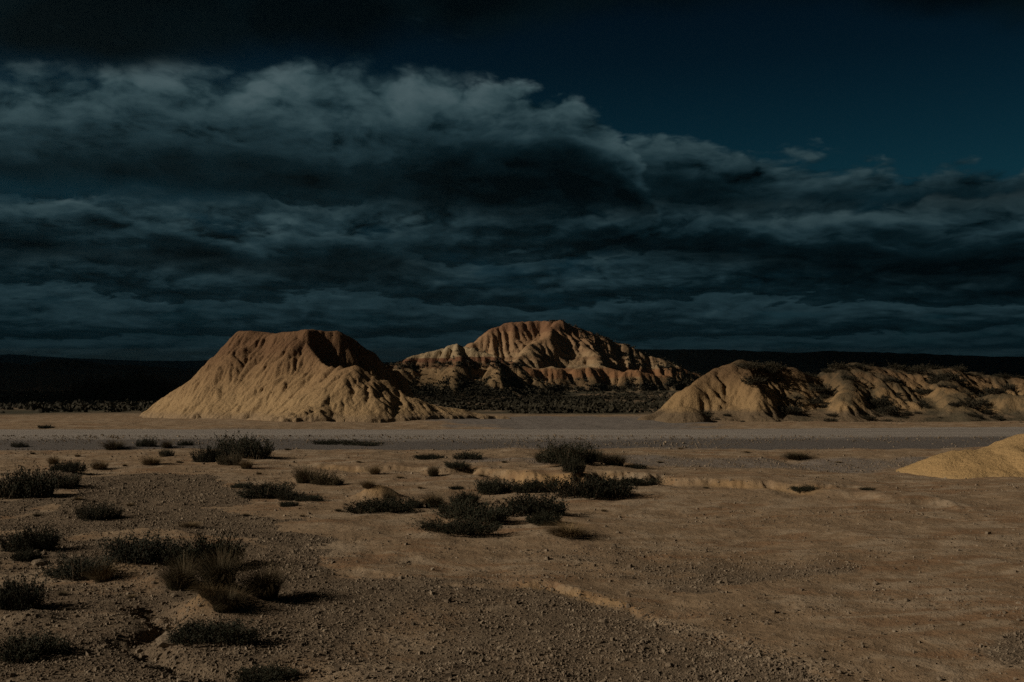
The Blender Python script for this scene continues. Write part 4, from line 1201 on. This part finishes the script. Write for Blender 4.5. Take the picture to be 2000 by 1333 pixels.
def build_gravel(n=125000):
    rng = np.random.default_rng(321)
    xs = []; ys = []
    tot = 0
    while tot < n:
        k = 120000
        y = np.exp(rng.uniform(math.log(5.6), math.log(28.3), k)); x = y * rng.uniform(-0.58, 0.58, k)
        g, gy, oc, sc = ground_masks(x, y)
        clump = sstep(fbm(x / 0.5, y / 0.5, 3, 66), -0.6, 0.5)
        d_, i_ = scarp_dist(x, y, SCARP_NEAR)
        foot = np.exp(-((d_ + 0.06) / 0.09) ** 2) * sstep(i_, 7.5, 9.0)
        patch = sstep(fbm(x / 2.6, y / 1.4, 3, 67), -0.1, 0.6)
        p = 0.03 + 0.16 * clump * patch + 0.85 * g ** 1.3 * (0.4 + 0.6 * clump) + 0.25 * (gy > 0.3) + foot * 1.2
        m = rng.uniform(0, 1, k) < p * 0.75
        xs.append(x[m]); ys.append(y[m]); tot += m.sum()
    x = np.concatenate(xs)[:n]; y = np.concatenate(ys)[:n]
    s = np.exp(rng.normal(math.log(0.0066), 0.50, n)) * (1 + (y - 6) * 0.035)
    s = np.minimum(s, 0.045)
    z = ground_z(x, y) + s * 0.22
    rp = road_mid(x) - y
    z = z + np.where(rp < 4.4, 0.02 + np.interp(-rp, [-4.4, -3.9, -3.2, -2.5, -2.0], [-0.02, 0.0, 0.03, 0.08, 0.11]), 0)
    V = stone_verts(rng, n) * s[:, None, None] + np.stack([x, y, z], -1)[:, None, :]
    F = (CUBE[None] + (np.arange(n) * 8)[:, None, None]).reshape(-1, 4)
    add('gravel', mesh_np('gravel', V.reshape(-1, 3), F, smooth=False), M_stone, kind='stuff', label='loose limestone gravel strewn over the foreground')
build_gravel()
# single stones large enough to pick out
from mathutils import noise as mnoise
import bmesh
STONES = []
for i in range(4):
    bm = bmesh.new(); bmesh.ops.create_icosphere(bm, subdivisions=2, radius=1.0)
    for v in bm.verts:
        q = v.co * 1.3 + Vector((i * 7.1, 0, 0))
        v.co *= 1 + 0.38 * mnoise.noise(q) + 0.15 * mnoise.noise(q * 2.6)
        v.co.z *= 0.68
    me = bpy.data.meshes.new('stone'); bm.to_mesh(me); bm.free(); me.materials.append(M_stone); STONES.append(me)
BIG = [(15, 1303 + 0, 0), ]
big_list = [(1308, 1303, 17), (1497, 1221, 12), (1400, 1325, 11), (1512, 1197, 11), (1450, 1186, 10), (1710, 1143, 12), (1770, 1174, 12), (1875, 1221, 12), (1990, 1213, 10), (1645, 1256, 11),
            (1391, 1246, 11), (1417, 1213, 10), (1207, 1042, 10), (1183, 1030, 8), (975, 1290, 12), (1030, 1078, 8), (845, 1270, 10), (727, 1281, 12), (617, 1222, 11), (755, 1308, 12),
            (1285, 1250, 10), (1605, 1290, 12), (1550, 1262, 9), (1835, 1330, 12), (1685, 1330, 13), (1640, 1315, 12), (1860, 1140, 8), (1930, 1205, 9), (1740, 1305, 9), (1080, 1155, 9), (1010, 1150, 9), (1320, 1232, 9),
            (595, 1165, 11), (570, 1180, 10), (560, 1230, 12), (590, 1115, 10), (640, 1290, 11), (880, 1330, 12), (1130, 1320, 11), (1220, 1290, 10), (1460, 1260, 13), (1480, 1275, 12), (1530, 1292, 12), (1570, 1305, 13), (340, 1165, 14), (360, 1210, 12), (390, 1185, 10), (340, 1190, 9), (300, 1140, 10)]
for k, (px, py, wpx) in enumerate(big_list):
    x, y, z = on_ground(px, py)
    s = wpx * y / FPX * 0.52
    o = add('stone', STONES[k % 4], None, None, (x, y, z + s * 0.22), label='loose pale stone lying singly on the foreground gravel', category='stone', group='larger stones lying on the foreground')
    o.scale = (s, s * prng.uniform(0.7, 1.0), s * prng.uniform(0.75, 1.0)); o.rotation_euler = (prng.uniform(-0.3, 0.3), prng.uniform(-0.3, 0.3), prng.uniform(0, 6.28))
for (px, py, wpx, lab) in [(75, 1108, 34, 'dark angular boulder by the left edge below the spiky shrub'), (83, 1085, 16, 'small pale rock beside the spiky shrub at the left edge'),
                           (330, 1262, 60, 'wedge-shaped clay boulder at the left end of the broad low shrub'), (362, 1228, 18, 'small pale rock at the head of the little gully')]:
    x, y, z = on_ground(px, py)
    s = wpx * y / FPX * 0.52
    o = add('boulder', STONES[prng.randrange(4)], None, None, (x, y + s * 0.5, z + s * 0.2), label=lab, category='rock')
    o.scale = (s, s * 0.8, s * 0.75); o.rotation_euler = (0.1, -0.15, prng.uniform(0, 6.28))
